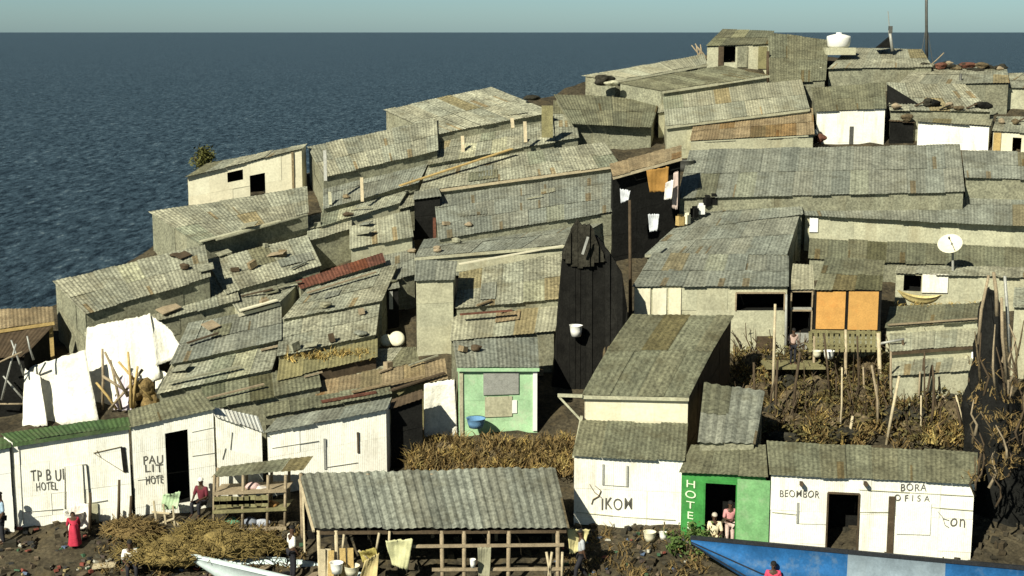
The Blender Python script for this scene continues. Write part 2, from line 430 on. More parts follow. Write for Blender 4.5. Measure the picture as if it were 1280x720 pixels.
shack('peak6', 'wide grey roof right of the upper white hut', (1112, 138), (1240, 140), (1206, 106), (1108, 104), h=1.6, p=20, roof='roof', wall='tin')
# ---- left of the summit
shack('sa', 'long narrow roof running down the skyline left of the summit', (770, 101), (884, 80), (880, 68), (728, 95), h=1.6, roof='roofl', fascia='pale', p=12)
shack('sb', 'dark olive roof just below the skyline roof', (828, 114), (962, 94), (905, 82), (772, 104), h=1.8, roof='roofo', p=12, fascia='pale')
shack('sc', 'long pale roof in the middle of the upper slope', (832, 158), (1012, 136), (1002, 100), (828, 117), h=1.7, p=16, roof='roofl', wall='pale', fascia='pale')
shack('sd', 'rust-stained olive roof above the long grey roof', (862, 176), (1018, 168), (1016, 136), (868, 152), h=1.6, p=16, roof='rooftan', wall='pale', odd=.2)
shack('uw', 'upper white-walled hut with a brown roof and dark right side', (1020, 140), (1108, 136), (1106, 104), (1014, 110), base=(182, 182), roof='roofo', wall='white', side='tin', name='white_hut', cat='hut', panels=[(1062, 158, 1066, 180, 'door_gap', 'metal', .02)], p=20)
shack('uw2', 'long low white hut near the right edge below the ridge', (1146, 152), (1238, 158), (1244, 140), (1150, 138), base=(184, 192), roof='tin', wall='white', name='white_hut', cat='hut', p=10)
shack('uw3', 'small yellowish shack at the right edge beside the long white hut', (1240, 164), (1300, 168), (1300, 146), (1246, 146), base=(192, 196), roof='roof', wall='cream', holes=[(1266, 172, 1276, 190, 0)], panels=[(1242, 166, 1250, 190, 'door', 'woody')])
# ---- skyline, left half
shack('ba', 'broad long roof on the skyline with a ribbed end wall towards the sea', (548, 168), (692, 140), (614, 109), (480, 138), h=1.7, roof='roof', wall='tin', p=15, patches=1)
shack('ba2', 'yellow-stained roof with upright boards below the skyline roof', (534, 206), (694, 178), (690, 143), (546, 171), h=1.5, roof='roof', wall='tin', p=15, odd=.15)
shack('bb', 'shack with a deep black shadow under its front eave', (714, 155), (814, 160), (826, 122), (692, 119), base=(192, 192), roof='roofo', wall='tin', over=.55, p=14)
shack('bc', 'upper grey roof with a tall end wall left of the skyline roof', (404, 222), (548, 188), (546, 149), (384, 184), h=1.9, p=17, roof='roof', wall='tin')
shack('bc3', 'lower grey roof with pale upright boards left of the skyline roof', (404, 262), (524, 228), (542, 192), (404, 226), h=1.5, p=15, roof='roofg', wall='tin')
shack('bc2', 'low dull roof at the foot of the tall tin shed with upright seams', (400, 284), (500, 254), (516, 228), (404, 256), h=1.4, p=14, roof='roof', wall='pale')
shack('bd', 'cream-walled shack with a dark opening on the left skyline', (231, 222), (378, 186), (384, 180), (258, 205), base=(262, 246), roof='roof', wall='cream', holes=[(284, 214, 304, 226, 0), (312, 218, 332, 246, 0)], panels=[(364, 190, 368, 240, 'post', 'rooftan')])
shack('be', 'corrugated shed with a pale left end wall on the sea side', (250, 306), (386, 266), (384, 234), (186, 266), h=2.0, p=15, roof='roof', wall='tin')
shack('bf', 'low shed with a rust-brown front below the left skyline', (264, 307), (382, 268), (372, 254), (226, 290), base=(326, 300), roof='roofl', wall='rooftan', holes=[(266, 304, 272, 322, 0)], p=12)
shack('bg', 'tall tin shed at the sea-side end of the slope with a grey end wall', (106, 393), (264, 347), (256, 306), (66, 353), h=2.6, p=14, roof='roof', wall='tin')
shack('bh', 'low olive roof in front of the tall sea-side end shed', (106, 424), (300, 376), (290, 338), (106, 391), h=1.8, p=14, roof='roof', patches=1)
shack('bi', 'patchy roof below the rust-fronted shed', (282, 368), (402, 332), (384, 294), (258, 326), h=1.8, p=14, roof='roof', odd=.2, patches=1)
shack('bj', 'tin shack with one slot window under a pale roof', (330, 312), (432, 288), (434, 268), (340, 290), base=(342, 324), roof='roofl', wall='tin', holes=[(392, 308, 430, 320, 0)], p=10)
shack('bk', 'pale roof with a cream upper edge in the middle of the left slope', (437, 312), (517, 296), (512, 262), (437, 284), h=1.6, p=15, roof='roofl', wall='pale')
shack('bl', 'narrow dark-red rusted roof on the left slope', (376, 362), (482, 328), (478, 316), (370, 352), h=1.7, p=14, roof='roofr', wall='tin')
shack('bm', 'long grey roof between the dark gap and the skyline', (548, 300), (772, 264), (772, 210), (542, 242), h=2.0, p=12, roof='roofg', wall='tin', patches=2)
shack('bn', 'broad roof below the yellow-stained skyline shack', (524, 240), (776, 206), (756, 178), (536, 206), h=1.6, p=14, roof='roof', wall='tin', patches=2, odd=.12, fascia='woodl')
shack('bo', 'wide olive roof ending at the shade-black passage', (518, 322), (708, 306), (772, 268), (530, 300), h=1.9, p=12, roof='roofg', wall='pale', fascia='pale')
shack('bp', 'roof with a brown streak left of the shade-black passage', (568, 386), (704, 374), (702, 316), (574, 342), h=1.8, p=17, roof='roof', wall='tin', odd=.15, patches=1)
shack('bq', 'shallow roof directly above the mint-green hut', (562, 426), (694, 414), (700, 382), (566, 392), h=1.7, p=14, roof='roofl', wall='tin', patches=1)
shack('br', 'little dark-roofed cabin with a tall pale front', (518, 352), (568, 350), (572, 326), (520, 326), base=(450, 446), roof='roofg', wall='pale', side='tin', name='cabin', cat='cabin', p=14)
shack('bs', 'grey roof between the red rusted roof and the doorway shade', (352, 400), (478, 376), (498, 330), (384, 362), h=1.8, p=15, roof='roof', patches=1)
shack('bt', 'mossy roof with grass along its lower edge', (346, 446), (470, 418), (476, 372), (352, 398), h=1.8, p=16, roof='roof', odd=.12)
shack('bu', 'patched roof with a cream front strip', (298, 392), (350, 378), (376, 352), (282, 368), h=1.8, p=12, roof='roof', fascia='cream', wall='pale')
shack('bv', 'large grey roof above the white tarpaulins', (212, 456), (352, 424), (352, 384), (236, 404), h=1.8, p=15, roof='roofg', patches=1)
shack('bw', 'sagging roof right behind the torn white tarpaulin', (196, 492), (340, 462), (352, 422), (216, 452), h=1.8, p=14, roof='roof', odd=.14)
shack('bx', 'olive roof behind the white hotel hut with the black doorway', (252, 514), (402, 484), (396, 454), (252, 484), h=1.9, p=12, roof='roofo', odd=.15)
shack('by', 'brown roof of loose planks behind the plain white hut', (392, 506), (560, 474), (556, 448), (398, 476), h=1.7, p=13, roof='rooftan', wall='olive', odd=.3)
shack('bz', 'roof strewn with scraps above the loose plank roof', (346, 476), (472, 446), (472, 420), (350, 446), h=1.8, p=12, roof='olive', wall='woodd', odd=.2)
shack('ca', 'narrow grey roof beside the cream baskets', (400, 480), (524, 452), (520, 434), (470, 436), h=1.3, p=12, roof='roof', odd=.2, wall='woodd')
# ---- small roofs filling the gaps of the left slope
shack('f1', 'small patched roof right of the slot-window shack', (384, 302), (440, 286), (440, 258), (384, 272), h=1.4, p=12)
shack('f2', 'small dark roof between the red rusted roof and the pale cabin', (478, 354), (520, 343), (518, 302), (480, 318), h=1.4, p=12, roof='roofg')
shack('f4', 'scrap of roof beside the tall black passage shade', (498, 262), (520, 256), (528, 222), (506, 230), h=1.3, p=12)
shack('f5', 'sliver of roof between the olive board and the black-shadowed shack', (690, 178), (724, 172), (716, 130), (692, 126), h=1.4, p=12)
shack('f6', 'pale little shack left of the long pale roof', (822, 142), (864, 134), (864, 114), (826, 118), base=(172, 164), roof='roofl', wall='pale', p=12)
shack('f7', 'low grey roof under the patched roof with the cream strip', (258, 378), (300, 366), (296, 340), (250, 352), h=1.5, p=12, roof='roofg')
shack('f8', 'narrow scrap roof along the top of the plain white hut', (330, 522), (490, 492), (486, 480), (330, 506), h=1.9, p=10, roof='roofo', odd=.3)
# ---- far left
shack('la', 'yellowish low shed at the left edge above the dark lean-to', (-40, 418), (68, 402), (66, 384), (-40, 388), h=1.8, p=12, roof='rooftan', wall='woody', fascia='woody', over=.5)
# ---- right slope
shack('ra', 'long grey roof with brown and pale patched sheets', (846, 248), (1206, 240), (1200, 181), (862, 188), h=2.2, p=17, roof='roofg', wall='tin', odd=.10, tj=.12)
shack('rb', 'shorter grey roof right of the long patched roof', (1206, 222), (1320, 226), (1320, 192), (1202, 188), h=2.2, p=14, roof='roofg', wall='tin')
shack('rc', 'very long grey roof over a pale wall on the right slope', (1006, 270), (1330, 286), (1330, 226), (992, 242), base=(312, 330), roof='roofg', wall='pale', odd=.02, tj=.08, over=.35, p=14, panels=[(1012, 272, 1022, 290, 'wall_cloth', 'plasticw')])
shack('rd', 'grey roof with loose sheets right of the dark alley', (806, 318), (984, 318), (1000, 268), (842, 286), h=1.9, p=17, roof='roofg', wall='tin', fascia='roofl')
shack('rd2', 'narrow grey roof above the loose-sheeted roof', (846, 288), (1004, 268), (1000, 244), (880, 250), h=1.8, p=12, roof='roofg', wall='tin')
shack('re', 'dark olive strip of roof under the long pale wall', (1010, 324), (1330, 338), (1330, 312), (1012, 298), h=.9, p=12, roof='roofo', wall='tin')
shack('rf', 'shack with a long black window and a cream left wall', (790, 358), (986, 358), (986, 320), (816, 317), base=(446, 444), roof='roofg', wall='pale', holes=[(920, 366, 980, 388)], panels=[(793, 360, 812, 420, 'door', 'cream'), (816, 360, 832, 420, 'wall_board', 'cream'), (836, 360, 850, 420, 'wall_board', 'cream'), (946, 420, 968, 444, 'crate_door', 'woodd')], p=14)
shack('rg', 'narrow shack with a two-part black opening', (987, 362), (1018, 362), (1016, 332), (991, 330), base=(440, 440), odd=0, roof='roofl', wall='steel', holes=[(989, 364, 1016, 384), (989, 388, 1016, 416)], p=14)
shack('rh', 'stilted shack with two bright orange shutters', (1018, 362), (1102, 364), (1106, 326), (1032, 322), h=3.2, roof='roofo', wall='tin', panels=[(1021, 364, 1055, 411, 'shutter', 'orange', .05), (1061, 364, 1096, 412, 'shutter', 'orange', .05), (1018, 362, 1100, 414, 'shutter_backing', 'black', .015)], p=14, name='stilt_house', cat='house')
shack('ri', 'small pale-walled shack behind the satellite dish', (1118, 342), (1300, 348), (1300, 334), (1122, 332), base=(382, 392), roof='roof', wall='pale', holes=[(1130, 344, 1151, 364, 0)], panels=[(1153, 342, 1184, 366, 'door', 'white')], p=10)
shack('rj', 'mossy roof with dry grass left of the dark rock tower', (1106, 410), (1226, 402), (1230, 378), (1112, 384), h=1.7, p=10, roof='roofo', wall='pale')
shack('rk', 'pale green-grey roof above the brown scrub', (1112, 440), (1222, 432), (1226, 408), (1112, 414), h=1.7, p=10, roof='roofl', wall='pale', fascia='woodd')
shack('rl', 'lowest pale roof above the brown scrub', (1114, 470), (1212, 464), (1220, 436), (1116, 444), h=1.5, p=10, roof='roofl', wall='pale')
shack('rm', 'pale shack at the right edge beyond the dark rock tower', (1266, 384), (1330, 386), (1330, 360), (1268, 360), base=(470, 480), roof='roof', wall='pale')
# ---- front row
shack('wa', 'white hut with black lettering beside the shuttered window', (16, 554), (163, 532), (160, 521), (0, 542), base=(662, 646), roof='greend', wall='white', name='white_hut', cat='hut', fascia='greend', holes=[], panels=[(82, 582, 106, 634, 'door', 'white'), (100, 630, 124, 662, 'hatch', 'pale')], p=8, tj=.05, odd=0)
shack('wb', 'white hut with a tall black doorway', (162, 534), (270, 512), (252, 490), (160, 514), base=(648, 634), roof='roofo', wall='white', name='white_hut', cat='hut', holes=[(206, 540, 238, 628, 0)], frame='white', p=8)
shack('wc', 'rough white lean-to of patched sheets right of the black doorway', (268, 520), (330, 542), (322, 520), (262, 508), base=(634, 626), roof='white', wall='white', name='white_lean_to', cat='hut', p=10)
shack('wd', 'plain white hut left of the shade-black gap', (330, 542), (484, 512), (490, 498), (346, 524), base=(622, 600), roof='roofg', wall='white', name='white_hut', cat='hut', panels=[(404, 548, 408, 586, 'batten', 'steel', .02), (446, 540, 449, 566, 'batten', 'woodd', .02)], p=8)
shack('we', 'pale bluish hut cut off by the left edge', (-70, 576), (14, 560), (14, 546), (-70, 556), base=(676, 664), roof='greend', wall='plasticw', name='pale_hut', cat='hut', p=8)
shack('mint', 'small mint-green hut with a grey roof and white corner posts', (571, 460), (674, 460), (672, 422), (566, 426), base=(548, 540), roof='roofg', wall='mint', side='tin', fascia='mint', name='green_hut', cat='hut', panels=[(604, 466, 648, 492, 'window_board', 'steel'), (574, 462, 579, 546, 'corner_post', 'pale'), (666, 462, 671, 538, 'corner_post', 'plasticw'), (606, 496, 640, 520, 'faded_poster', 'pale', .02), (640, 500, 646, 516, 'rag', 'plasticw', .02)], p=16)
shack('store', 'white two-storey store with painted logo and a balcony roof', (715, 570), (856, 577), (860, 530), (726, 526), base=(658, 662), roof='roofo', wall='white', name='store_hut', cat='hut', panels=[(753, 580, 755, 606, 'batten', 'steel', .02), (783, 582, 785, 608, 'batten', 'steel', .02)], p=14, tj=.03)
shack('side', 'small lean-to whose grey roof is ribbed on the slant', (872, 553), (944, 556), (956, 490), (880, 478), h=2.6, p=22, roof='roofg', wall='tin', lam=.35, amp=.03, name='lean_to', cat='lean-to')
shack('gshop', 'green shop with an open doorway and pale vertical lettering', (849, 590), (960, 596), (957, 556), (864, 556), base=(674, 690), roof='roofo', wall='green', name='green_shop', cat='shop', holes=[(881, 602, 919, 680)], frame='green', panels=[(922, 598, 960, 690, 'door', 'greenl')], p=16)
shack('wlong', 'long white hut with a black doorway behind the blue boat', (962, 594), (1221, 605), (1222, 566), (958, 551), base=(690, 704), roof='roofo', wall='white', side='black', name='white_hut', cat='hut', holes=[(1035, 616, 1071, 690)], frame='woodd', panels=[(1111, 620, 1115, 706, 'batten', 'woodd', .03), (1122, 628, 1162, 668, 'hatch', 'white', .03), (996, 628, 998, 654, 'batten', 'steel', .015), (998, 654, 1032, 655, 'batten', 'steel', .015)], p=16, tj=.03)  # black side walls: the shade on them is put into the colour
lettering('wa', 'TP B UI', 38, 588, 80, 600); lettering('wa', 'HOTEL', 45, 603, 72, 612)
lettering('wb', 'PAU', 179, 570, 204, 579); lettering('wb', 'LIT', 181, 581, 204, 589); lettering('wb', 'HOTE', 182, 595, 204, 604)
lettering('store', 'IKOM', 752, 622, 790, 637)
wallmark('store', [[(737, 605), (743, 615), (752, 622)], [(744, 607), (751, 613), (748, 620), (741, 624), (739, 630)]])
lettering('gshop', 'H\nO\nT\nE\nL', 857, 600, 869, 662, mat='textw')
lettering('wlong', 'BEOMBOR', 975, 612, 1024, 622)
lettering('wlong', 'BORA', 1126, 604, 1158, 614); lettering('wlong', 'O F I S A', 1118, 618, 1162, 627)
lettering('wlong', 'on', 1188, 648, 1206, 659, mat='text')
wallmark('wlong', [[(1172, 639), (1178, 646), (1181, 656), (1186, 659)], [(1179, 648), (1186, 650)]], 'text', r=.03)
wallmark('wa', [[(117, 566), (152, 558)], [(117, 566), (157, 591)], [(121, 563), (126, 571)]], 'textb', 'painted_flag', r=.02)
b = MB(); s_ = SH['wa']; q = s_['onwall'](155, 575)[2]
b.bar(s_['onwall'](153.5, 559)[2] + s_['n']*.02, s_['onwall'](157, 590)[2] + s_['n']*.02, .14, .04); b.build('vent_slot', M['black'], s_['o'])
# upper storey of the store
_s = SH['store']
shack('storeup', 'taller shed behind the white store with a bowed tin roof and cream front band', (727, 494), (861, 497), (917, 396), (790, 394), Yf=_s['bl'].y+.05, roof='roofo', wall='cream', side='woodd', p=25, bulge=.22, name='tall_shed', cat='shed', fascia='pale', lam=.22, amp=.014, odd=.03)  # dark side walls carry the gable's shade in their colour
_u = SH['storeup']
b = MB(); b.bar(at(697, 494, _u['fl'].y-.05), at(728, 495, _u['fl'].y-.05), .1); b.bar(at(698, 495, _u['fl'].y-.05), at(727, 526, _u['fl'].y-.05), .07); b.bar(at(727, 520, _u['fl'].y-.06), at(717, 572, _u['fl'].y-.06), .09)
b.build('gutter_bracket', M['pale'], _u['o'])

for key, x0, y0, x1, y1, nm, mt in [('ba2', 577, 172, 580, 200, 'post', 'woodl'), ]: pass
b = MB(); s_ = SH['ba2']
for (x, y0, y1, w, m) in [(684, 132, 172, .55, 'olive')]:
    b.bar(at(x, y0, s_['fr'].y+.1), at(x, y1, s_['fr'].y-.1), w, .06)
b.build('upright_board', M['olive'], s_['o'])
for (x, y0, y1) in [(578, 170, 192), (656, 152, 178), (640, 148, 160)]:
    b = MB(); yy = s_['P'](.5, .3).y; b.bar(at(x, y0, yy-.6), at(x+1, y1, yy-.9), .16, .06); b.build('upright_board', M['woodl'], s_['o'])
s_ = SH['bc3']
for (x, y0, y1, m) in [(452, 222, 252, 'woodl'), (412, 240, 256, 'pale'), (406, 188, 226, 'steel')]:
    b = MB(); yy = s_['fl'].y; b.bar(at(x, y0, yy+.6), at(x+1, y1, yy+.3), .14, .06); b.build('upright_board', M[m], s_['o'])

wallmark('wa', [[(108, 580), (110, 600), (113, 640)]], 'text', 'door_jamb', r=.06)
wallmark('wa', [[(81, 636), (81, 583), (107, 580)], [(88, 633), (134, 625)]], 'steel', 'door_outline', r=.025)
wallmark('wa', [[(24, 560), (29, 655)], [(30, 640), (78, 636)]], 'steel', 'board_joint', r=.018)
wallmark('wb', [[(240, 540), (268, 534)], [(240, 570), (268, 566)], [(172, 600), (204, 596)]], 'steel', 'board_joint', r=.015)
wallmark('wc', [[(290, 540), (288, 562)], [(282, 560), (278, 574)]], 'text', 'torn_edge', r=.025)
wallmark('wd', [[(405, 549), (407, 584), (447, 578)], [(340, 560), (398, 551)]], 'steel', 'board_joint', r=.018)
wallmark('wd', [[(446, 541), (448, 566)]], 'text', 'board_gap', r=.022)
wallmark('store', [[(753, 581), (754, 606), (784, 608), (784, 583)]], 'steel', 'shutter_outline', r=.015)
wallmark('store', [[(720, 640), (780, 646), (844, 650)]], 'pale', 'board_joint', r=.02)
wallmark('wlong', [[(965, 640), (995, 643)], [(1074, 640), (1110, 640)], [(1164, 634), (1216, 638)], [(1074, 612), (1216, 620)]], 'pale', 'board_joint', r=.018)
b = MB(); s_ = SH['wlong']
for x in (1001, 1081): b.bar(s_['onwall'](x, 602)[2] + s_['n']*.3, s_['onwall'](x, 604)[2] - s_['n']*.1, .09, .12)
b.build('rafter_end', M['woodd'], s_['o'])
# ================================================================== TERRAIN, WATER
def noise2(x, y):
    return (math.sin(x*1.7+y*.9)+math.sin(x*.6-y*1.9+1.3)+math.sin(x*3.1+y*2.7+.4)*.5+math.sin(x*5.3-y*4.1)*.3)/2.8

def inside(p, quad):
    s = None
    for a, b in zip(quad, quad[1:]+quad[:1]):
        c = (b.x-a.x)*(p[1]-a.y) - (b.y-a.y)*(p[0]-a.x)
        if s is None: s = c > 0
        elif (c > 0) != s: return False
    return True

def terrain():
    x0, x1, y0, y1, st = -46, 56, 30, 124, .55
    nx, ny = int((x1-x0)/st), int((y1-y0)/st); vs = []; fs = []
    boxes = [(min(c.x for c in q)-.6, max(c.x for c in q)+.6, min(c.y for c in q)-.6, max(c.y for c in q)+.6, q) for q in FOOT]
    for j in range(ny+1):
        for i in range(nx+1):
            x, y = x0+i*st, y0+j*st
            z = gz(x, y) + .16*noise2(x*1.3, y*1.3) + .05*noise2(x*5+3, y*5)
            if x < -22: z -= (-22-x)*.06
            for (a, b, c, d, q) in boxes:
                if a < x < b and c < y < d:
                    ctr = (q[0]+q[1]+q[2]+q[3])/4
                    qq = [ctr + (k-ctr)*1.12 for k in q]
                    if inside((x, y), qq):
                        fl, fr, br, bl = q; dep = max(.3, (bl.y+br.y-fl.y-fr.y)/2)
                        v = min(1, max(0, (y-(fl.y+fr.y)/2)/dep)); zf = (fl.z+fr.z)/2; zbk = (bl.z+br.z)/2
                        z = min(z, min(zf, zf+(zbk-zf)*v) - .45)
            vs.append((x, y, z))
    for j in range(ny):
        for i in range(nx):
            a = j*(nx+1)+i; fs.append((a, a+1, a+nx+2, a+nx+1))
    m = MB(); m.raw(vs, fs)
    return tag(m.build('ground', M['earth'], None, (0, 0, 0), True), kind='structure')

def water_mat():
    m = bpy.data.materials.new('lake_water'); m.use_nodes = True; nt = m.node_tree; N = nt.nodes; L = nt.links
    b = N['Principled BSDF']; b.inputs['Roughness'].default_value = .5; b.inputs['Specular IOR Level'].default_value = .1
    geo = N.new('ShaderNodeNewGeometry'); mp = N.new('ShaderNodeMapping'); mp.inputs['Scale'].default_value = (1, .26, 1); L.new(geo.outputs['Position'], mp.inputs['Vector'])
    n1 = N.new('ShaderNodeTexNoise'); n1.inputs['Scale'].default_value = 1.5; n1.inputs['Detail'].default_value = 9; n1.inputs['Roughness'].default_value = .82; L.new(mp.outputs[0], n1.inputs['Vector'])
    n2 = N.new('ShaderNodeTexNoise'); n2.inputs['Scale'].default_value = .16; n2.inputs['Detail'].default_value = 5; L.new(mp.outputs[0], n2.inputs['Vector'])
    cr = N.new('ShaderNodeValToRGB'); L.new(n1.outputs['Fac'], cr.inputs[0])
    e = cr.color_ramp.elements; e[0].position = .42; e[0].color = (.007, .015, .025, 1); e[1].position = .58; e[1].color = (.082, .134, .178, 1)
    k = cr.color_ramp.elements.new(.65); k.color = (.3, .36, .37, 1)
    L.new(cr.outputs[0], b.inputs['Base Color'])
    n2s = N.new('ShaderNodeMath'); n2s.operation = 'MULTIPLY'; n2s.inputs[1].default_value = .35; L.new(n2.outputs['Fac'], n2s.inputs[0]); ad = N.new('ShaderNodeMath'); ad.operation = 'ADD'; L.new(n1.outputs['Fac'], ad.inputs[0]); L.new(n2s.outputs[0], ad.inputs[1])
    bp = N.new('ShaderNodeBump'); bp.inputs['Strength'].default_value = 1; bp.inputs['Distance'].default_value = .5; L.new(ad.outputs[0], bp.inputs['Height']); L.new(bp.outputs[0], b.inputs['Normal'])
    return m
m = MB(); m.quad(Vector((-30000, -2000, WATER)), Vector((30000, -2000, WATER)), Vector((30000, 60000, WATER)), Vector((-30000, 60000, WATER)))
tag(m.build('lake', water_mat(), None, (0, 0, WATER)), kind='structure')

# ================================================================== rocks, scrub, rubble
def rockmesh(mb, c, r, sq=(1, 1, 1), seed=0):
    bm = bmesh.new(); bmesh.ops.create_icosphere(bm, subdivisions=3, radius=1)
    rr = random.Random(seed); ph = [rr.uniform(0, 6) for _ in range(6)]
    dirs = [Vector((rr.uniform(-1, 1), rr.uniform(-1, 1), rr.uniform(-1, 1))).normalized() for _ in range(9)]
    vs = []
    for v in bm.verts:
        p = v.co.copy(); k = 1 + .12*math.sin(p.x*3+ph[0]) + .12*math.sin(p.y*3.5+ph[1]) + .1*math.sin(p.z*4+ph[2])
        for d in dirs:
            t = p.dot(d)
            if t > .72: k *= .72/t*.6 + .4
        k += .035*math.sin(p.x*11+ph[3])*math.sin(p.y*12+ph[4])
        vs.append(Vector(c) + Vector((p.x*sq[0], p.y*sq[1], p.z*sq[2]))*k*r)
    mb.raw(vs, [tuple(x.index for x in f.verts) for f in bm.faces]); bm.free()

# the rock and scrub slope under the stilt house
seed = 1
SC = [(rnd(925, 1220), rnd(450, 552), rnd(.3, .6)) for _ in range(40)]
for (x, y, r) in SC:
    p = gp(x, y, .3); seed += 1
    mb = MB(); rockmesh(mb, p, r, (1.2, .9, .85), seed)
    mesh_thing(mb, 'boulder', M['rock' if seed % 3 else 'rockd'], 'brown boulder in the scrub slope below the stilted shack', 'boulder', 'boulders on the scrub slope')
def tufts(mb, pts, n, hgt, w=.012, spread=.35, lean=.5):
    for (c) in pts:
        for k in range(n):
            a = rnd(0, 6.28); r = rnd(0, spread); p = Vector(c) + Vector((math.cos(a)*r, math.sin(a)*r, -.1))
            h = hgt*rnd(.4, 1.1); d = Vector((rnd(-lean, lean), rnd(-lean, lean), 1)).normalized()
            s = Vector((math.cos(a+1), math.sin(a+1), 0))*w*rnd(.6, 1.6)
            q = p + d*h*.6; t = p + d*h + Vector((rnd(-.2, .2), rnd(-.2, .2), -.1*h))
            mb.tint = jit(.3, .08); mb.quad(p-s, p+s, q+s*.7, q-s*.7); mb.tri(q-s*.7, q+s*.7, t)
mb = MB(); tufts(mb, [gp(rnd(925, 1225), rnd(446, 556), .2) for _ in range(250)], 26, .8, .026, .5, .9)
tag(mb.build('dry_brush', M['strawd'], None, (0, 0, 0)), kind='stuff')
OC = [(rnd(1150, 1215), rnd(520, 556)) for _ in range(16)] + [(rnd(1000, 1055), rnd(500, 556)) for _ in range(16)] + [(rnd(930, 965), rnd(440, 520)) for _ in range(12)] + [(rnd(1130, 1160), rnd(470, 490)) for _ in range(6)] + [(rnd(1000, 1050), rnd(455, 480)) for _ in range(8)]
mb = MB(); tufts(mb, [gp(x, y, .35) for x, y in OC], 20, .6, .026, .4, .9)
tag(mb.build('yellow_dry_grass', M['straw'], None, (0, 0, 0)), kind='stuff')
mb = MB()
for _ in range(170):
    p = gp(rnd(920, 1235), rnd(430, 556), .3); q = p + Vector((rnd(-.5, .5), rnd(-.3, .3), rnd(.3, 1.3))); k_ = (p+q)/2+Vector((rnd(-.15, .15), 0, rnd(-.1, .1))); mb.tint = jit(.4); mb.tube([p, k_, q], [.03, .022, .012], 4)
    if _ % 2: mb.tube([k_, k_+Vector((rnd(-.4, .4), rnd(-.2, .2), rnd(.1, .5)))], [.016, .008], 4)
tag(mb.build('twig_tangle', M['woodd'], None, (0, 0, 0)), kind='stuff')
mb = MB()
for _ in range(230):
    c = gp(rnd(925, 1230), rnd(440, 556), .4)
    for k in range(26):
        q = c + Vector((random.gauss(0, .28), random.gauss(0, .2), random.gauss(.1, .22))); r = rnd(.03, .09)
        d1 = Vector((rnd(-1, 1), rnd(-1, 1), rnd(-1, 1))).normalized(); d2 = d1.orthogonal().normalized(); mb.tint = jit(.4, .1); mb.quad(q-d1*r*1.6, q+d2*r*.6, q+d1*r*1.6, q-d2*r*.6)
tag(mb.build('low_weeds', nmat('brown_olive_leaves', (.085, .07, .025), .5, 2, .85, grain=.4, tint=True), None, (0, 0, 0)), kind='stuff')
# straw bank below the mint-green hut
mb = MB()
for _ in range(26):
    x = rnd(516, 716); rockmesh(mb, gp(x, rnd(556, 596) - (x-516)*.02, .0), rnd(.4, .75), (1.3, .9, .6), _+60)
tag(mb.build('earth_bank', M['rock'], None, (0, 0, 0)), kind='stuff')
mb = MB(); tufts(mb, [gp(rnd(514, 716), rnd(548, 590), .45) for _ in range(110)], 24, .6, .024, .4, .9)
tag(mb.build('straw_bank', M['strawd'], None, (0, 0, 0)), kind='stuff')
mb = MB(); tufts(mb, [gp(rnd(514, 716), rnd(546, 588), .5) for _ in range(40)], 20, .45, .024, .35, 1.0)
tag(mb.build('bright_straw', M['straw'], None, (0, 0, 0)), kind='stuff')
# rooftop dry grass
mb = MB(); tufts(mb, [gp(rnd(352, 470), rnd(438, 448), 1.75) for _ in range(26)] + [gp(rnd(1112, 1226), rnd(380, 388), 1.2) for _ in range(26)] + [gp(rnd(508, 690), 225-(rnd(508, 690)-508)*.25, 1.8) for _ in range(0)], 14, .35, .022, .3, 1)
tag(mb.build('roof_weeds', M['straw'], None, (0, 0, 0)), kind='stuff')
# foreshore: stones, litter
mb = MB()
for k in range(700):
    x, y = rnd(-20, 1290), rnd(640, 735); p = gp(x, y, 0); r = rnd(.05, .22)
    mb.tint = jit(.5, .08); mb.box(p, (r*rnd(1, 2), r*rnd(.8, 1.6), r), Matrix.Rotation(rnd(0, 3), 3, 'Z') @ Matrix.Rotation(rnd(-.4, .4), 3, 'X'))
tag(mb.build('shore_rubble', nmat('shore_stones', (.055, .046, .03), .4, 3, .95, tint=True), None, (0, 0, 0)), kind='stuff')
mb = MB(); tufts(mb, [gp(rnd(120, 380), rnd(655, 720), .1) for _ in range(45)] + [gp(rnd(700, 880), rnd(662, 725), .1) for _ in range(50)], 18, .4, .022, .35, 1.1)
tag(mb.build('shore_straw', M['strawd'], None, (0, 0, 0)), kind='stuff')
mb = MB(); LC = [(.5, .48, .4), (.10, .14, .22), (.25, .07, .05), (.35, .28, .14), (.06, .13, .07), (.03, .03, .03), (.02, .02, .02), (.12, .09, .06), (.2, .15, .1), (.08, .06, .05)]
for k in range(300):
    x = random.choice([rnd(0, 380), rnd(0, 380), rnd(690, 870)]); p = gp(x, rnd(660, 725), .05); mb.tint = random.choice(LC)
    mb.box(p, (rnd(.05, .2), rnd(.05, .16), rnd(.03, .12)), Matrix.Rotation(rnd(0, 3), 3, 'Z') @ Matrix.Rotation(rnd(-.6, .6), 3, 'X'))
tag(mb.build('shore_litter', nmat('mixed_litter', (.8, .8, .8), .1, 4, .7, tint=True), None, (0, 0, 0)), kind='stuff')

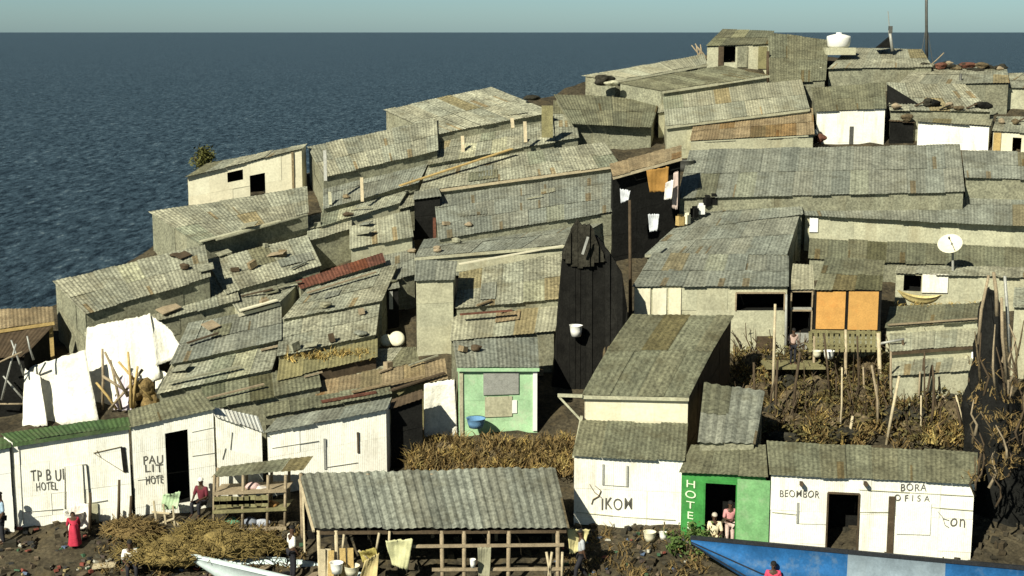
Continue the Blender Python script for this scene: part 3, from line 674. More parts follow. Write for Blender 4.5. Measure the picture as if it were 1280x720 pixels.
# ---- alley between the roofs
mb = MB()
for k, (x, y, r, sx, sz) in enumerate([(738, 470, 1.3, .9, 1.2), (742, 420, 1.5, .8, 1.5), (735, 380, 1.6, .7, 1.7)]):
    pass
def prism(mb, outline, Y, depth):
    """a solid with the given outline seen from the lake side, at distance Y, going back by depth"""
    f = [at(x, y, Y) for x, y in outline]; bk = [p + Vector((0, depth, depth*SLOPE*.6)) for p in f]; n = len(f)
    mb.raw(f+bk, [tuple(range(n))] + [tuple(reversed(range(n, 2*n)))] + [(i, n+i, n+(i+1) % n, (i+1) % n) for i in range(n)])
def rock_tower(prof, Y, dep, seed, n=30, Yt=None, rough=1.0):
    mb = MB(); rr = random.Random(seed); ph = [rr.uniform(0, 6) for _ in range(8)]; rows = []
    pts = []
    for (a, b) in zip(prof, prof[1:]):
        for k in range(4): t = k/4; pts.append(tuple(a[i]*(1-t)+b[i]*t for i in range(3)))
    pts.append(prof[-1]); vs = []; K = len(pts)
    for r, (y, xl, xr) in enumerate(pts):
        yy = Y + (0 if Yt is None else (Yt-Y)*(1-r/(K-1)))
        c = at((xl+xr)/2, y, yy); hw = (xr-xl)/2*yy/F
        for j in range(n):
            a = 2*math.pi*j/n
            k = 1 + rough*(.10*math.sin(3*a+ph[0]+c.z*1.1) + .08*math.sin(5*a+ph[1]-c.z*2.3) + .07*math.sin(c.z*5+ph[2]+2*a) + rr.uniform(-.07, .07))
            vs.append(c + Vector((math.cos(a)*hw*k, (math.sin(a)*dep+dep)*k*min(1, .35+r/K), rr.uniform(-.1, .1))))
    fs = [tuple(range(n))]
    for i in range(K-1):
        for j in range(n): fs.append((i*n+j, (i+1)*n+j, (i+1)*n+(j+1) % n, i*n+(j+1) % n))
    mb.raw(vs, fs); return mb
Yp = gY(735, 485)
def crag(mb, outline, Y, dep, tilt, seed, sub=3):
    rr = random.Random(seed); pts = []
    for a, b in zip(outline, outline[1:]+outline[:1]):
        for k in range(sub): t = k/sub; pts.append((a[0]*(1-t)+b[0]*t + (rr.uniform(-1.6, 1.6) if k else 0), a[1]*(1-t)+b[1]*t + (rr.uniform(-1.6, 1.6) if k else 0)))
    ym = max(p[1] for p in pts); cx = sum(p[0] for p in pts)/len(pts); cy = sum(p[1] for p in pts)/len(pts); n = len(pts)
    rings = []
    for (f, dy) in ((.55, -.35), (.82, -.15), (1, .25), (1.0, dep), (.8, dep+.4)):
        rings.append([at(cx+(x-cx)*f, cy+(y-cy)*f, Y + (ym-y)*tilt + dy + rr.uniform(-.13, .13)) for x, y in pts])
    vs = [p for r in rings for p in r]; fs = []
    for i in range(4):
        for j in range(n): fs.append((i*n+j, i*n+(j+1) % n, (i+1)*n+(j+1) % n, (i+1)*n+j))
    c0 = len(vs); vs.append(sum(rings[0], Vector())/n+Vector((0, -.1, 0))); vs.append(sum(rings[-1], Vector())/n)
    for j in range(n): fs.append((c0, (j+1) % n, j)); fs.append((c0+1, 4*n+j, 4*n+(j+1) % n))
    mb.raw(vs, fs)
def shade_strips(outline, Y, tilt, depth, step, dz, tintr=.2):
    """upright strips shaping the passage shade, cut to the outline, standing at uneven depths"""
    mb = MB(); xs0 = min(p[0] for p in outline); xs1 = max(p[0] for p in outline); ym = max(p[1] for p in outline); x = xs0
    def span(xx):
        ys = []
        for a, b in zip(outline, outline[1:]+outline[:1]):
            if (a[0] <= xx) != (b[0] <= xx): ys.append(a[1]+(b[1]-a[1])*(xx-a[0])/(b[0]-a[0]))
        return (min(ys), max(ys)) if len(ys) > 1 else None
    while x < xs1-.5:
        x2 = min(xs1, x+step*rnd(.6, 1.4)); A, Bq = span(x+.3), span(x2-.3)
        if A and Bq:
            o_ = rnd(-dz, dz); j1 = rnd(-3, 3)
            y1, y2 = A[0]+j1, Bq[0]+j1; yb = max(A[1], Bq[1])+rnd(-2, 3)
            f = [at(x, y1, Y+(ym-y1)*tilt+o_), at(x2, y2, Y+(ym-y2)*tilt+o_), at(x2+rnd(-.6, .6), yb, Y+o_), at(x, yb, Y+o_)]; bk = [p+Vector((0, depth, 0)) for p in f]
            mb.tint = jit(tintr); mb.raw(f+bk, [(3, 2, 1, 0), (4, 5, 6, 7), (0, 1, 5, 4), (1, 2, 6, 5), (2, 3, 7, 6), (3, 0, 4, 7)])
        x = x2
    return mb
mesh_thing(shade_strips([(699, 322), (712, 300), (748, 298), (764, 318), (780, 345), (784, 385), (779, 425), (765, 460), (752, 498), (688, 504), (693, 440), (697, 400)], Yp, .004, .8, 7, .05), 'shade_screen', M['tar'], 'broad black screen painted as shade in the passage left of the bowed tin roof', 'screen')  # near-black strips stand in for the shade of the passage
mesh_thing(shade_strips([(703, 322), (710, 296), (722, 276), (728, 286), (740, 280), (747, 302), (757, 326), (730, 334)], Yp+.5, .006, .5, 6, .1), 'shade_top', M['rockd'], 'ragged pointed shapes painted dark on top of the shade-black screen', 'scrap')  # dark shapes that finish the top outline of the painted shade
mb = MB(); mb.bar(at(735, 296, Yp+.3), at(728, 318, Yp+.2), .09, .04); mesh_thing(mb, 'loose_plank', M['steel'], 'short grey stick across the ragged top of the painted shade', 'plank')
mb = MB(); rockmesh(mb, at(768, 462, Yp+.6), .75, (.8, .8, 1.4), 12) if True else crag(mb, [(752, 420), (776, 405), (788, 412), (786, 440), (760, 492), (742, 494)], Yp+.4, .6, .006, 12)
mesh_thing(mb, 'brown_rock', M['rock'], 'dark brown boulder at the right foot of the shade-black screen', 'rock')
shack('dark', 'shed with a tan plank roof and a front painted dark as shade in the upper passage', (766, 221), (852, 197), (852, 181), (762, 206), base=(335, 318), roof='rooftan', wall='black', side='black', over=.35, name='dark_shed', cat='shed', p=12, fascia='woodl', lam=.3)  # closed black walls stand in for the shade under the roof
# right-hand rock tower with pale roots and posts over it
Yt = gY(1250, 735)
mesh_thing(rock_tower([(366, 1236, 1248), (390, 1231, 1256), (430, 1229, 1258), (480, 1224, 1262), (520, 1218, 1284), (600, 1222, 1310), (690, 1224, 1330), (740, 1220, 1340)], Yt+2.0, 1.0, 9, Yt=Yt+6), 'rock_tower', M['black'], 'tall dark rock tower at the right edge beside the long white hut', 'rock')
def pole(px0, py0, px1, py1, Y, r, mat='wood', label=None, group=None, name='pole', cat='pole', Y2=None, bend=.04):
    a, b = at(px0, py0, Y), at(px1, py1, Y2 or Y); mid = (a+b)/2 + Vector((rnd(-bend, bend), 0, 0))
    mb = MB(); mb.tube([b, mid, a], [r*1.15, r, r*.85], 7)
    return mesh_thing(mb, name, M[mat], label, cat, group, True)
LP = 'crooked grey pole leaning against the dark rock tower'
for (x0, y0, x1, y1) in [(1236, 344, 1223, 430), (1242, 340, 1246, 395), (1256, 345, 1262, 440), (1252, 372, 1258, 470)]:
    pole(x0, y0, x1, y1, Yt+rnd(.9, 1.4), rnd(.05, .08), random.choice(['wood', 'wood', 'steel']), LP, 'poles on the rock tower', bend=.12)
for k in range(26):
    x = rnd(1216, 1284); y = rnd(440, 640); L_ = rnd(30, 80); mb = MB(); Yq = Yt+rnd(.5, 1.2); pts = [at(x+rnd(-14, 14)*q+rnd(-4, 4), y-L_*q, Yq) for q in (0, .3, .6, 1)]
    mb.tube(pts, [rnd(.03, .06), .04, .03, .015], 6); mesh_thing(mb, 'root', M[random.choice(['wood', 'woodd', 'rock', 'woodd', 'woodd'])], 'crooked bare root hanging over the dark rock tower', 'root', 'roots on the rock tower', True)
mb = MB(); tufts(mb, [at(rnd(1214, 1284), rnd(450, 600), Yt+rnd(.6, 1.2)) for _ in range(36)], 12, .4, .022, .3, 1.0)
tag(mb.build('hanging_brush', M['strawd'], None, (0, 0, 0)), kind='stuff')
pole(787, 250, 788, 408, gY(788, 408), .07, 'woodd', 'tall thin dark post standing left of the long black window', name='post', cat='post')

# ---- stilts, balcony of the stilt house
o = SH['rh']; oo = o['o']; Yb = o['fl'].y
b = MB(); b.bar(at(1014, 414, Yb-.05), at(1100, 416, Yb-.05), .12, .1); b.bar(at(1010, 434, Yb-1.0), at(1102, 436, Yb-1.0), .07); b.bar(at(1012, 424, Yb-1.0), at(1100, 425, Yb-1.0), .05)
f0, f1 = at(1012, 438, Yb-1.0), at(1100, 439, Yb-1.0); b.quad(f0, f1, f1+Vector((0, 1.1, .06)), f0+Vector((0, 1.1, .06)))
for k in range(14):
    x = 1013+k*6.6; b.bar(at(x, 412+rnd(0, 6), Yb-1.02), at(x, 440, Yb-1.02), .13, .025)
b.build('balcony', M['olive'], oo)
for (x0, y0, x1, y1, r, m) in [(1057, 412, 1057, 470, .05, 'woodl'), (1057, 440, 1056, 556, .06, 'wood'), (1098, 416, 1104, 558, .075, 'woodl'), (1018, 420, 1014, 520, .05, 'wood'), (1128, 424, 1138, 485, .05, 'woodd'), (1098, 430, 1130, 424, .05, 'steel')]:
    mb = MB(); mb.tube([at(x1, y1, Yb-1.0), at((x0+x1)/2+rnd(-1, 1), (y0+y1)/2, Yb-1.0), at(x0, y0, Yb-1.0)], r, 7); mb.build('stilt', M[m], oo, smooth=True)
for (x0, y0, x1, y1, lab, m) in [(969, 380, 966, 510, 'pale post in front of the long black window', 'woodl'), (1000, 440, 990, 530, 'dark crooked stick below the two-part black opening', 'woodd'), (1124, 470, 1108, 556, 'bleached branch at the foot of the scrub slope', 'woodl'), (1066, 520, 1058, 556, 'short forked branch behind the long white hut', 'woodl'), (1174, 490, 1190, 515, 'thin slanting stick in the middle of the scrub', 'wood'), (1216, 440, 1214, 490, 'white stake at the right end of the scrub', 'plasticw'), (983, 368, 982, 446, 'silvery post right of the long black window', 'steel')]:
    pole(x0, y0, x1, y1, gY(x1, y1), .055, m, lab, name='stake', cat='stake')

# ---- tarpaulins
def sheet_cloth(pts, Y, mat, name, label, cat, sag=.12, nx=18, ny=12, thick=.012, lean=0.0, group=None):
    """a crumpled sheet between four photo corners TL TR BR BL; lean moves its top edge back"""
    Ys = Y if isinstance(Y, (list, tuple)) else [Y+lean, Y+lean, Y, Y]
    TL, TR, BR, BL = [at(p[0], p[1], y) for p, y in zip(pts, Ys)]
    n = (BR-BL).cross(TL-BL).normalized(); ph = [rnd(0, 6) for _ in range(6)]; vs = []; fs = []
    wid = (TR-TL).length
    for j in range(ny+1):
        for i in range(nx+1):
            u, v = i/nx, j/ny; p = (BL*(1-u)+BR*u)*(1-v) + (TL*(1-u)+TR*u)*v
            z = rnd(-.008, .008) + 0.012*math.sin(u*23+v*17+ph[3])*math.sin(v*21-u*9+ph[4]) + sag*(math.sin(u*7*wid/2+ph[0]+v*1.5)*.35 + math.sin(u*13*wid/2+ph[1]-v*3)*.2 + math.sin(v*9+ph[2]+u*4)*.2) - sag*.6*math.sin(math.pi*u)*math.sin(math.pi*v)
            e = rnd(-.03, .03) if j in (0, ny) or i in (0, nx) else 0
            vs.append(p + n*z + Vector((0, 0, e)))
    K = len(vs); vs += [v - n*thick for v in vs]
    for j in range(ny):
        for i in range(nx):
            a = j*(nx+1)+i; q = (a, a+1, a+nx+2, a+nx+1); fs.append(q); fs.append(tuple(reversed([k+K for k in q])))
    rim = [i for i in range(nx+1)] + [j*(nx+1)+nx for j in range(1, ny+1)] + [ny*(nx+1)+i for i in range(nx-1, -1, -1)] + [j*(nx+1) for j in range(ny-1, 0, -1)]
    for a, c in zip(rim, rim[1:]+rim[:1]): fs.append((a, a+K, c+K, c))
    mb = MB(); mb.raw(vs, fs); return mesh_thing(mb, name, M[mat] if isinstance(mat, str) else mat, label, cat, group, True)
Y1 = gY(120, 530); Y2 = gY(170, 510)
sheet_cloth([(33, 460), (106, 437), (124, 528), (28, 536)], [Y1+1.0, Y1+1.0, Y1, Y1], 'tarp', 'tarpaulin', 'broad white tarpaulin wall left of the stick pile', 'tarpaulin', .09)
sheet_cloth([(31, 461), (50, 470), (60, 532), (27, 534)], [Y1+.7, Y1+.4, Y1-.35, Y1-.3], 'white', 'tarpaulin', 'narrow white sheet folded round the left end of the tarpaulin wall', 'tarpaulin', .08)
sheet_cloth([(108, 409), (150, 401), (158, 506), (104, 520)], [Y2+1.6, Y2+1.6, Y2+.1, Y2+.1], 'tarp', 'tarpaulin', 'upright white tarpaulin below the sea-side shed, left panel of the tent', 'tarpaulin', .1)
sheet_cloth([(149, 401), (188, 392), (200, 470), (156, 500)], [Y2+1.6, Y2+1.6, Y2+.5, Y2+.2], 'tarp', 'tarpaulin', 'upright white tarpaulin below the sea-side shed, right panel of the tent', 'tarpaulin', .12)
sheet_cloth([(186, 392), (212, 411), (231, 440), (194, 458)], [Y2+1.6, Y2+1.5, Y2+1.1, Y2+.6], 'tarp', 'tarpaulin', 'torn right flap of the white tarpaulin tent', 'tarpaulin', .12)
sheet_cloth([(194, 460), (212, 468), (246, 492), (194, 514)], [Y2+.8, Y2+.8, Y2+.5, Y2-.1], 'tarp', 'tarpaulin', 'small pale tarpaulin tongue pointing right below the torn flap', 'tarpaulin', .1)
sheet_cloth([(150, 470), (166, 466), (168, 512), (142, 514)], [Y2+.3, Y2+.3, Y2-.2, Y2-.2], cloth('lilac', (.62, .55, .62)), 'cloth', 'pale lilac cloth hanging among the stick pile', 'cloth', .1)
for k, (x0, y0, x1, y1) in enumerate([(128, 436, 128, 512), (131, 440, 160, 496), (138, 450, 152, 512), (160, 490, 128, 470), (160, 440, 164, 510), (120, 478, 146, 512), (172, 458, 166, 512), (148, 452, 190, 500), (136, 512, 178, 462)]):
    pole(x0, y0, x1, y1, Y2-.5+rnd(-.2, .2), .05, random.choice(['wood', 'woodd', 'wood', 'woody']), 'weathered stick in the pile leaning on the white tarpaulins', 'stick pile by the tarpaulins', name='stick', cat='stick')
mb = MB()
for k in range(7): rockmesh(mb, at(168+rnd(0, 30), 492+rnd(-16, 14), Y2-.2+rnd(-.2, .3)), rnd(.25, .45), (1, .8, .9), 200+k)
mesh_thing(mb, 'debris_heap', M['strawd'], 'dark brown heap of debris between the white tarpaulins', 'heap')
# dark lean-to at the far left edge
Yl = gY(20, 530)
for k, (x0, y0, x1, y1) in enumerate([(14, 425, 30, 470), (34, 420, 42, 450), (-5, 455, 28, 440), (4, 470, 30, 500), (-6, 505, 30, 505), (20, 430, 2, 500)]):
    pole(x0, y0, x1, y1, Yl+rnd(-.2, .3), .035, random.choice(['wood', 'steel']), 'thin grey stick crossing the dark lean-to at the left edge', 'sticks at the left edge', name='stick', cat='stick')
shack('ll', 'lean-to of sticks with walls painted black as shade below the yellowish left-edge shed', (-40, 450), (30, 446), (66, 408), (-40, 424), h=2.2, roof='woodd', wall='black', side='black', name='lean_to', cat='lean-to', p=14)  # black walls paint in the shade inside the lean-to
# white sheet left of the mint hut, black box painted as the gap's shade
Yw = gY(550, 548)
sheet_cloth([(530, 480), (568, 474), (572, 546), (530, 552)], Yw, 'tarp', 'hanging_sheet', 'white sheet hanging beside the mint-green hut', 'sheet', .08, lean=.15)
shack('gap', 'narrow box painted black as shade between the plain white hut and the hanging sheet', (486, 512), (530, 498), (528, 488), (490, 500), base=(586, 580), roof='woodd', wall='black', side='black', name='recess_shade', cat='shed', p=8)
# black boxes painted as doorway and recess shade on the left slope
shack('shade_box1', 'doorway box painted dark as shade with one pale hanging strip on the left slope', (470, 366), (500, 360), (498, 352), (472, 356), base=(416, 412), roof='roofg', wall='black', side='black', name='doorway_shade', cat='doorway', p=8, panels=[(486, 364, 491, 386, 'hanging_strip', 'steel')])
shack('shade_box2', 'tall black box painted as passage shade under the wide olive roof', (516, 250), (552, 246), (548, 236), (518, 240), base=(302, 300), roof='roofg', wall='black', side='black', name='doorway_shade', cat='doorway', p=8, panels=[(546, 270, 551, 300, 'jamb', 'woodl'), (541, 272, 545, 300, 'red_cloth', 'roofr')])
shack('shade_box3', 'small black box painted as shade under the steep grey roof', (527, 190), (546, 186), (545, 180), (528, 183), base=(204, 200), roof='roof', wall='black', side='black', name='doorway_shade', cat='doorway', p=8)
shack('shade_box4', 'dark box painted as shade beside the tall pale cabin front', (560, 346), (584, 344), (582, 328), (562, 330), base=(382, 380), roof='roofg', wall='black', side='black', name='recess_shade', cat='shed', p=8)
shack('shade_box5', 'cage-like box painted dark as shade left of the red rusted roof', (350, 358), (376, 350), (374, 342), (352, 350), base=(384, 374), roof='roofg', wall='black', side='black', name='recess_shade', cat='shed', p=8)
# ---- loose planks and gutters on the left slope
for (x0, y0, x1, y1, h, m, w, lab) in [(402, 502, 470, 490, 1.9, 'roofr', .22, 'dark red rusted strip lying at the foot of the plank roof'), (440, 490, 530, 470, 1.9, 'rooftan', .2, 'rust-brown plank lying across the loose plank roof'), (470, 494, 556, 466, 1.85, 'woodd', .18, 'dark plank at the right end of the loose plank roof'), (300, 388, 346, 375, 1.95, 'cream', .25, 'short cream board on the patched roof'), (500, 232, 640, 186, 1.75, 'woody', .22, 'long yellow plank below the yellow-stained skyline shack'), (250, 302, 350, 276, 2.1, 'pale', .3, 'pale bluish board along the top of the rust-brown front'), (404, 256, 470, 236, 1.4, 'woodl', .14, 'pale plank lying under the steep grey roof'), (575, 393, 640, 388, 1.95, 'roofr', .18, 'short rust-red strip on the roof left of the shade-black screen'), (574, 330, 704, 307, 2.0, 'cream', .16, 'long cream board edging the wide olive roof'), (270, 300, 384, 268, 2.1, 'roofl', .15, 'thin pale strip above the rust-brown front'), (384, 366, 470, 340, 1.8, 'wood', .12, 'grey plank beside the red rusted roof'), (862, 178, 1010, 170, 1.8, 'pale', .16, 'pale board along the foot of the rust-stained olive roof'), (1110, 406, 1222, 398, 1.8, 'wood', .1, 'grey batten across the mossy roof on the right'), (250, 500, 330, 480, 2.0, 'wood', .12, 'grey plank behind the white lean-to'), (210, 478, 300, 458, 1.95, 'roofl', .15, 'pale strip on the sagging roof behind the torn tarpaulin'), (110, 402, 190, 374, 1.7, 'wood', .1, 'thin plank on the sea-side olive roof')]:
    a, c = gp(x0, y0, h), gp(x1, y1, h); mb = MB(); mb.bar(a, c, w, .05)
    mesh_thing(mb, 'loose_plank', M[m], lab, 'plank')
for (x0, y0, x1, y1) in [(440, 420, 462, 414), (444, 432, 468, 424), (452, 440, 472, 430)]:
    mb = MB(); mb.bar(gp(x0, y0, 1.2), gp(x1, y1, 1.2), .3, .06); mesh_thing(mb, 'board', M['olive'], 'olive board stacked left of the cream baskets', 'board', 'boards by the baskets')

def basin(px, py, Y, r, h, mat, name, label, cat, group=None, flare=1.2):
    p = at(px, py, Y); mb = MB()
    mb.lathe((p.x, p.y, p.z), [(0.0, .01), (r*.75, 0), (r*.9, h*.5), (r, h), (r*1.08, h+.02), (r*.93, h-.01), (r*.8, h*.5), (r*.6, .05), (0, .045)], 18)
    return mesh_thing(mb, name, M[mat] if isinstance(mat, str) else mat, label, cat, group, True)
def drumface(px, py, Y, r, mat, label):
    p = at(px, py, Y); mb = MB(); M4 = Matrix.Rotation(R(62), 3, 'X')
    mb.lathe(p, [(0, .05), (r*.6, .06), (r*.92, .02), (r, -.05), (r*.95, -.2), (0, -.22)], 18, M4)
    return mesh_thing(mb, 'basket', M[mat], label, 'basket', None, True)
Yd = gY(490, 436, .6)
drumface(483, 425, Yd, .25, 'cream', 'left of two round cream baskets by the dark doorway box')
drumface(496, 423, Yd-.05, .31, 'cream', 'larger right one of two round cream baskets by the dark doorway box')
basin(595, 534, gY(590, 546)-.45, .33, .32, cloth('blue', (.12, .25, .42)), 'blue_tub', 'blue plastic tub in front of the mint-green hut', 'tub')
basin(720, 420, Yp-.02, .24, .4, 'plasticw', 'white_bucket', 'white bucket hung on the shade-black screen', 'bucket')
basin(1021, 446, Yb-1.6, .16, .22, 'cream', 'cream_pail', 'cream pail under the orange shutters', 'pail')
basin(1036, 448, Yb-1.6, .2, .28, 'plasticw', 'white_pail', 'bright white pail under the orange shutters', 'pail')
basin(812, 676, gY(812, 676), .2, .3, 'cream', 'cream_bucket', 'cream bucket on the bank below the white store', 'bucket')
basin(829, 674, gY(829, 674), .13, .22, 'plasticw', 'white_jar', 'small white jar on the bank below the white store', 'jar')
# ---- upper slope oddments
Yt2 = gY(1048, 62, 1.6)
o = thing('water_tank', 'white water tank on a low block on the summit roof', 'water tank', at(1048, 68, Yt2))
b = MB(); b.lathe(at(1048, 60, Yt2), [(0, 0), (.5, 0), (.62, .12), (.68, .55), (.66, .66), (.3, .76), (.16, .78), (.16, .86), (0, .87)], 20); b.build('tank', M['plasticw'], o, smooth=True)
b = MB(); b.box(at(1048, 64, Yt2), (1.7, 1.2, .4)); b.build('stand', M['pale'], o)
Ym = gY(1159, 76, .5)
o = thing('antenna_mast', 'tall thin steel mast rising above the horizon on the summit', 'mast', at(1159, 76, Ym))
b = MB(); b.tube([at(1158.5, 76, Ym), at(1158, 20, Ym), at(1158, -60, Ym)], .085, 8); b.build('pole', M['metal'], o, smooth=True)
b = MB(); b.tube([at(1166, 78, Ym), at(1158, 30, Ym)], .02, 5); b.tube([at(1150, 78, Ym), at(1158, 30, Ym)], .02, 5); b.build('guy_wire', M['metal'], o)
Ym2 = gY(1114, 66, 1.2)
o = thing('short_mast', 'short pale pole with a dark box on the summit skyline', 'pole', at(1115, 62, Ym2))
b = MB(); b.tube([at(1115.5, 64, Ym2), at(1112, 38, Ym2)], .09, 7); b.build('pole', M['steel'], o, smooth=True)
b = MB(); b.tube([at(1112, 38, Ym2), at(1110, 14, Ym2)], .025, 6); b.build('whip_aerial', M['steel'], o)
b = MB(); b.box(at(1113, 37, Ym2), (.2, .2, .4)); b.build('box', M['metal'], o)
mb = MB(); f = [at(1096, 60, Ym2), at(1113, 60, Ym2), at(1113, 46, Ym2)]; bk = [q+Vector((.2, 1.2, 0)) for q in f]; mb.raw(f+bk, [(0, 1, 2), (5, 4, 3), (0, 3, 4, 1), (1, 4, 5, 2), (2, 5, 3, 0)])
mesh_thing(mb, 'wedge_shelter', M['black'], 'small black wedge-shaped shelter on the summit skyline', 'shelter')
Yr = gY(1200, 88, .9)
for k in range(22):
    mb = MB(); rockmesh(mb, at(1158+k*4.6+rnd(-2, 2), 80+k*.4+rnd(-5, 4), Yr+rnd(-.4, .4)), rnd(.12, .3), (1.5, .8, .7), 300+k)
    mesh_thing(mb, 'rubble_stone', M[['rockd', 'rock', 'rockd', 'rockd', 'roofr', 'rockd', 'wood'][k % 7]], 'stone in the dark rubble heap on the right ridge roof', 'stone', 'rubble on the ridge roof')
for k in range(16):
    x = 1112+k*11+rnd(-4, 4); y = 143+rnd(-5, 3)+(x > 1240)*6; mb = MB(); Yq = SH['uw2']['fl'].y+rnd(.35, 1.2)
    if k % 3: rockmesh(mb, at(x, y, Yq), rnd(.14, .3), (1.3, .9, .8), 340+k)
    else: mb.bar(at(x-6, y+3, Yq), at(x+7, y-3, Yq), .12, .06)
    mesh_thing(mb, 'scrap_piece', M[['rockd', 'wood', 'rock', 'woodd', 'rockd', 'black'][k % 6]], 'scrap lying on the roof of the long low white hut', 'scrap', 'scrap on the long white hut')
for k in range(14):
    x = 985+k*3.2; y = 172+rnd(-9, 6); mb = MB(); Yq = gY(x, 178, .5)+rnd(-.3, .3)
    rockmesh(mb, at(x, y, Yq), rnd(.18, .34), (1, .8, 1), 370+k)
    mesh_thing(mb, 'junk_piece', M[['rockd', 'roofr', 'wood', 'rock', 'steel', 'black'][k % 6]], 'junk heaped left of the upper white-walled hut', 'junk', 'junk by the upper white hut')
pole(1201, 92, 1201, 132, gY(1201, 134), .08, 'metal', 'dark post against the pale shed on the right ridge', name='post', cat='post')
pole(1160, 84, 1180, 66, Yr, .03, 'wood', 'slanting stick above the ridge rubble', name='stick', cat='stick')
for (x, y, r, l) in [(756, 100, .4, 'dark lump of scrap on the skyline roof'), (764, 104, .3, 'pale lump of scrap on the skyline roof'), (664, 122, .3, 'dark lump on the roof of the yellow-stained shack')]:
    mb = MB(); rockmesh(mb, gp(x, y, 1.9), r, (1.5, .8, .6), int(x)); mesh_thing(mb, 'scrap_lump', M['rockd' if 'dark' in l else 'pale'], l, 'scrap')
# stick heap left of the summit hut
for k in range(6): pole(862+rnd(0, 16), 58+rnd(-4, 2), 872+rnd(0, 14), 76, gY(874, 78), .04, 'wood', 'bare stick in the small bundle left of the summit hut', 'sticks by the summit hut', name='stick', cat='stick')
pole(960, 64, 960, 106, gY(960, 106), .1, 'woodd', 'dark post at the left end of the broad summit roof', name='post', cat='post')
pole(1026, 84, 1025, 102, gY(1025, 104, .5), .1, 'pale', 'stubby pale post at the right end of the broad summit roof', name='post', cat='post')
# cast shadow beside the upper white hut, painted as a black wedge
mb = MB(); Yq = SH['uw']['fr'].y+.9; f = [at(1109, 106, Yq+1.4), at(1158, 136, Yq), at(1110, 140, Yq)]; bk = [q+Vector((.05, .25, .02)) for q in f]; mb.raw(f+bk, [(0, 1, 2), (5, 4, 3), (0, 3, 4, 1), (1, 4, 5, 2), (2, 5, 3, 0)])
mesh_thing(mb, 'shadow_wedge', M['black'], 'black triangular shape painted as the shadow right of the upper white-walled hut', 'board')
shack('shade_box6', 'dark box painted as shade between the two upper white huts', (1111, 152), (1144, 154), (1142, 146), (1113, 144), base=(180, 180), roof='woodd', wall='black', side='black', name='recess_shade', cat='shed', p=8)  # closed black box standing in for shade between the huts
# things in the upper passage
Yk = SH['dark']['fl'].y-.5
sheet_cloth([(808, 213), (836, 208), (834, 240), (812, 240)], Yk, cloth('rust', (.30, .16, .04)), 'cloth', 'rust-orange cloth hanging under the tan plank roof', 'cloth', .1)
sheet_cloth([(810, 268), (824, 268), (822, 288), (812, 290)], Yk-.4, cloth('pale', (.55, .57, .6)), 'cloth', 'pale grey shirt hanging low in the upper passage', 'cloth', .08)
sheet_cloth([(832, 228), (842, 224), (840, 248), (830, 250)], Yk-.2, cloth('whitish', (.7, .66, .62)), 'cloth', 'white rag hanging right of the rust-orange cloth', 'cloth', .08)
sheet_cloth([(842, 216), (848, 214), (847, 262), (840, 260)], Yk+.1, cloth('pinkish', (.5, .4, .36)), 'cloth', 'narrow pinkish rag at the right side of the upper passage', 'cloth', .08)
sheet_cloth([(775, 236), (788, 238), (786, 250), (776, 254)], Yk-.5, cloth('pale', (.55, .57, .6)), 'cloth', 'small grey rag at the left side of the upper passage', 'cloth', .06)
basin(857, 214, gY(857, 214, 1.6), .42, .5, 'metal', 'dark_drum', 'dark drum on the left end of the long patched roof', 'drum')
for k, (x, y, m) in enumerate([(868, 266, 'black'), (876, 262, 'plasticw'), (884, 252, 'black'), (892, 250, 'black'), (858, 274, 'cream'), (850, 276, 'woody')]):
    p = gp(x, y, 2.0); mb = MB(); mb.box(p, (.3, .25, .4), Matrix.Rotation(rnd(0, 1), 3, 'Z')); mb.box(p+Vector((0, 0, .24)), (.2, .18, .1))
    mesh_thing(mb, 'jerrycan', M[m], {'black': 'black can on the edge of the grey roof by the alley', 'plasticw': 'white can on the edge of the grey roof by the alley', 'cream': 'cream can on the edge of the grey roof by the alley', 'woody': 'yellow can on the edge of the grey roof by the alley'}[m], 'can', 'cans on the roof by the alley')
# ---- satellite dish
Yq = gY(1190, 372)-.3
o = thing('satellite_dish', 'cream satellite dish on a post in front of the long pale wall', 'satellite dish', at(1191, 372, Yq))
rot = Matrix.Rotation(R(-24), 3, 'Y') @ Matrix.Rotation(R(38), 3, 'X'); c = at(1188, 307, Yq)
b = MB(); prof = [(0, 0), (.2, .02), (.36, .07), (.5, .14), (.51, .15), (.49, .155), (.35, .085), (.2, .035), (0, .015)]; b.lathe(c, prof, 24, rot); b.build('dish', M['dish'], o, smooth=True)
b = MB(); b.tube([c+rot @ Vector((0, -.48, .12)), c+rot @ Vector((0, -.05, .5))], .015, 5); b.box(c+rot @ Vector((0, 0, .5)), (.07, .07, .12), rot); b.build('feed_arm', M['metal'], o)
b = MB(); b.tube([at(1191, 374, Yq), at(1191, 318, Yq), c], [.06, .05, .04], 7); b.build('post', M['steel'], o)
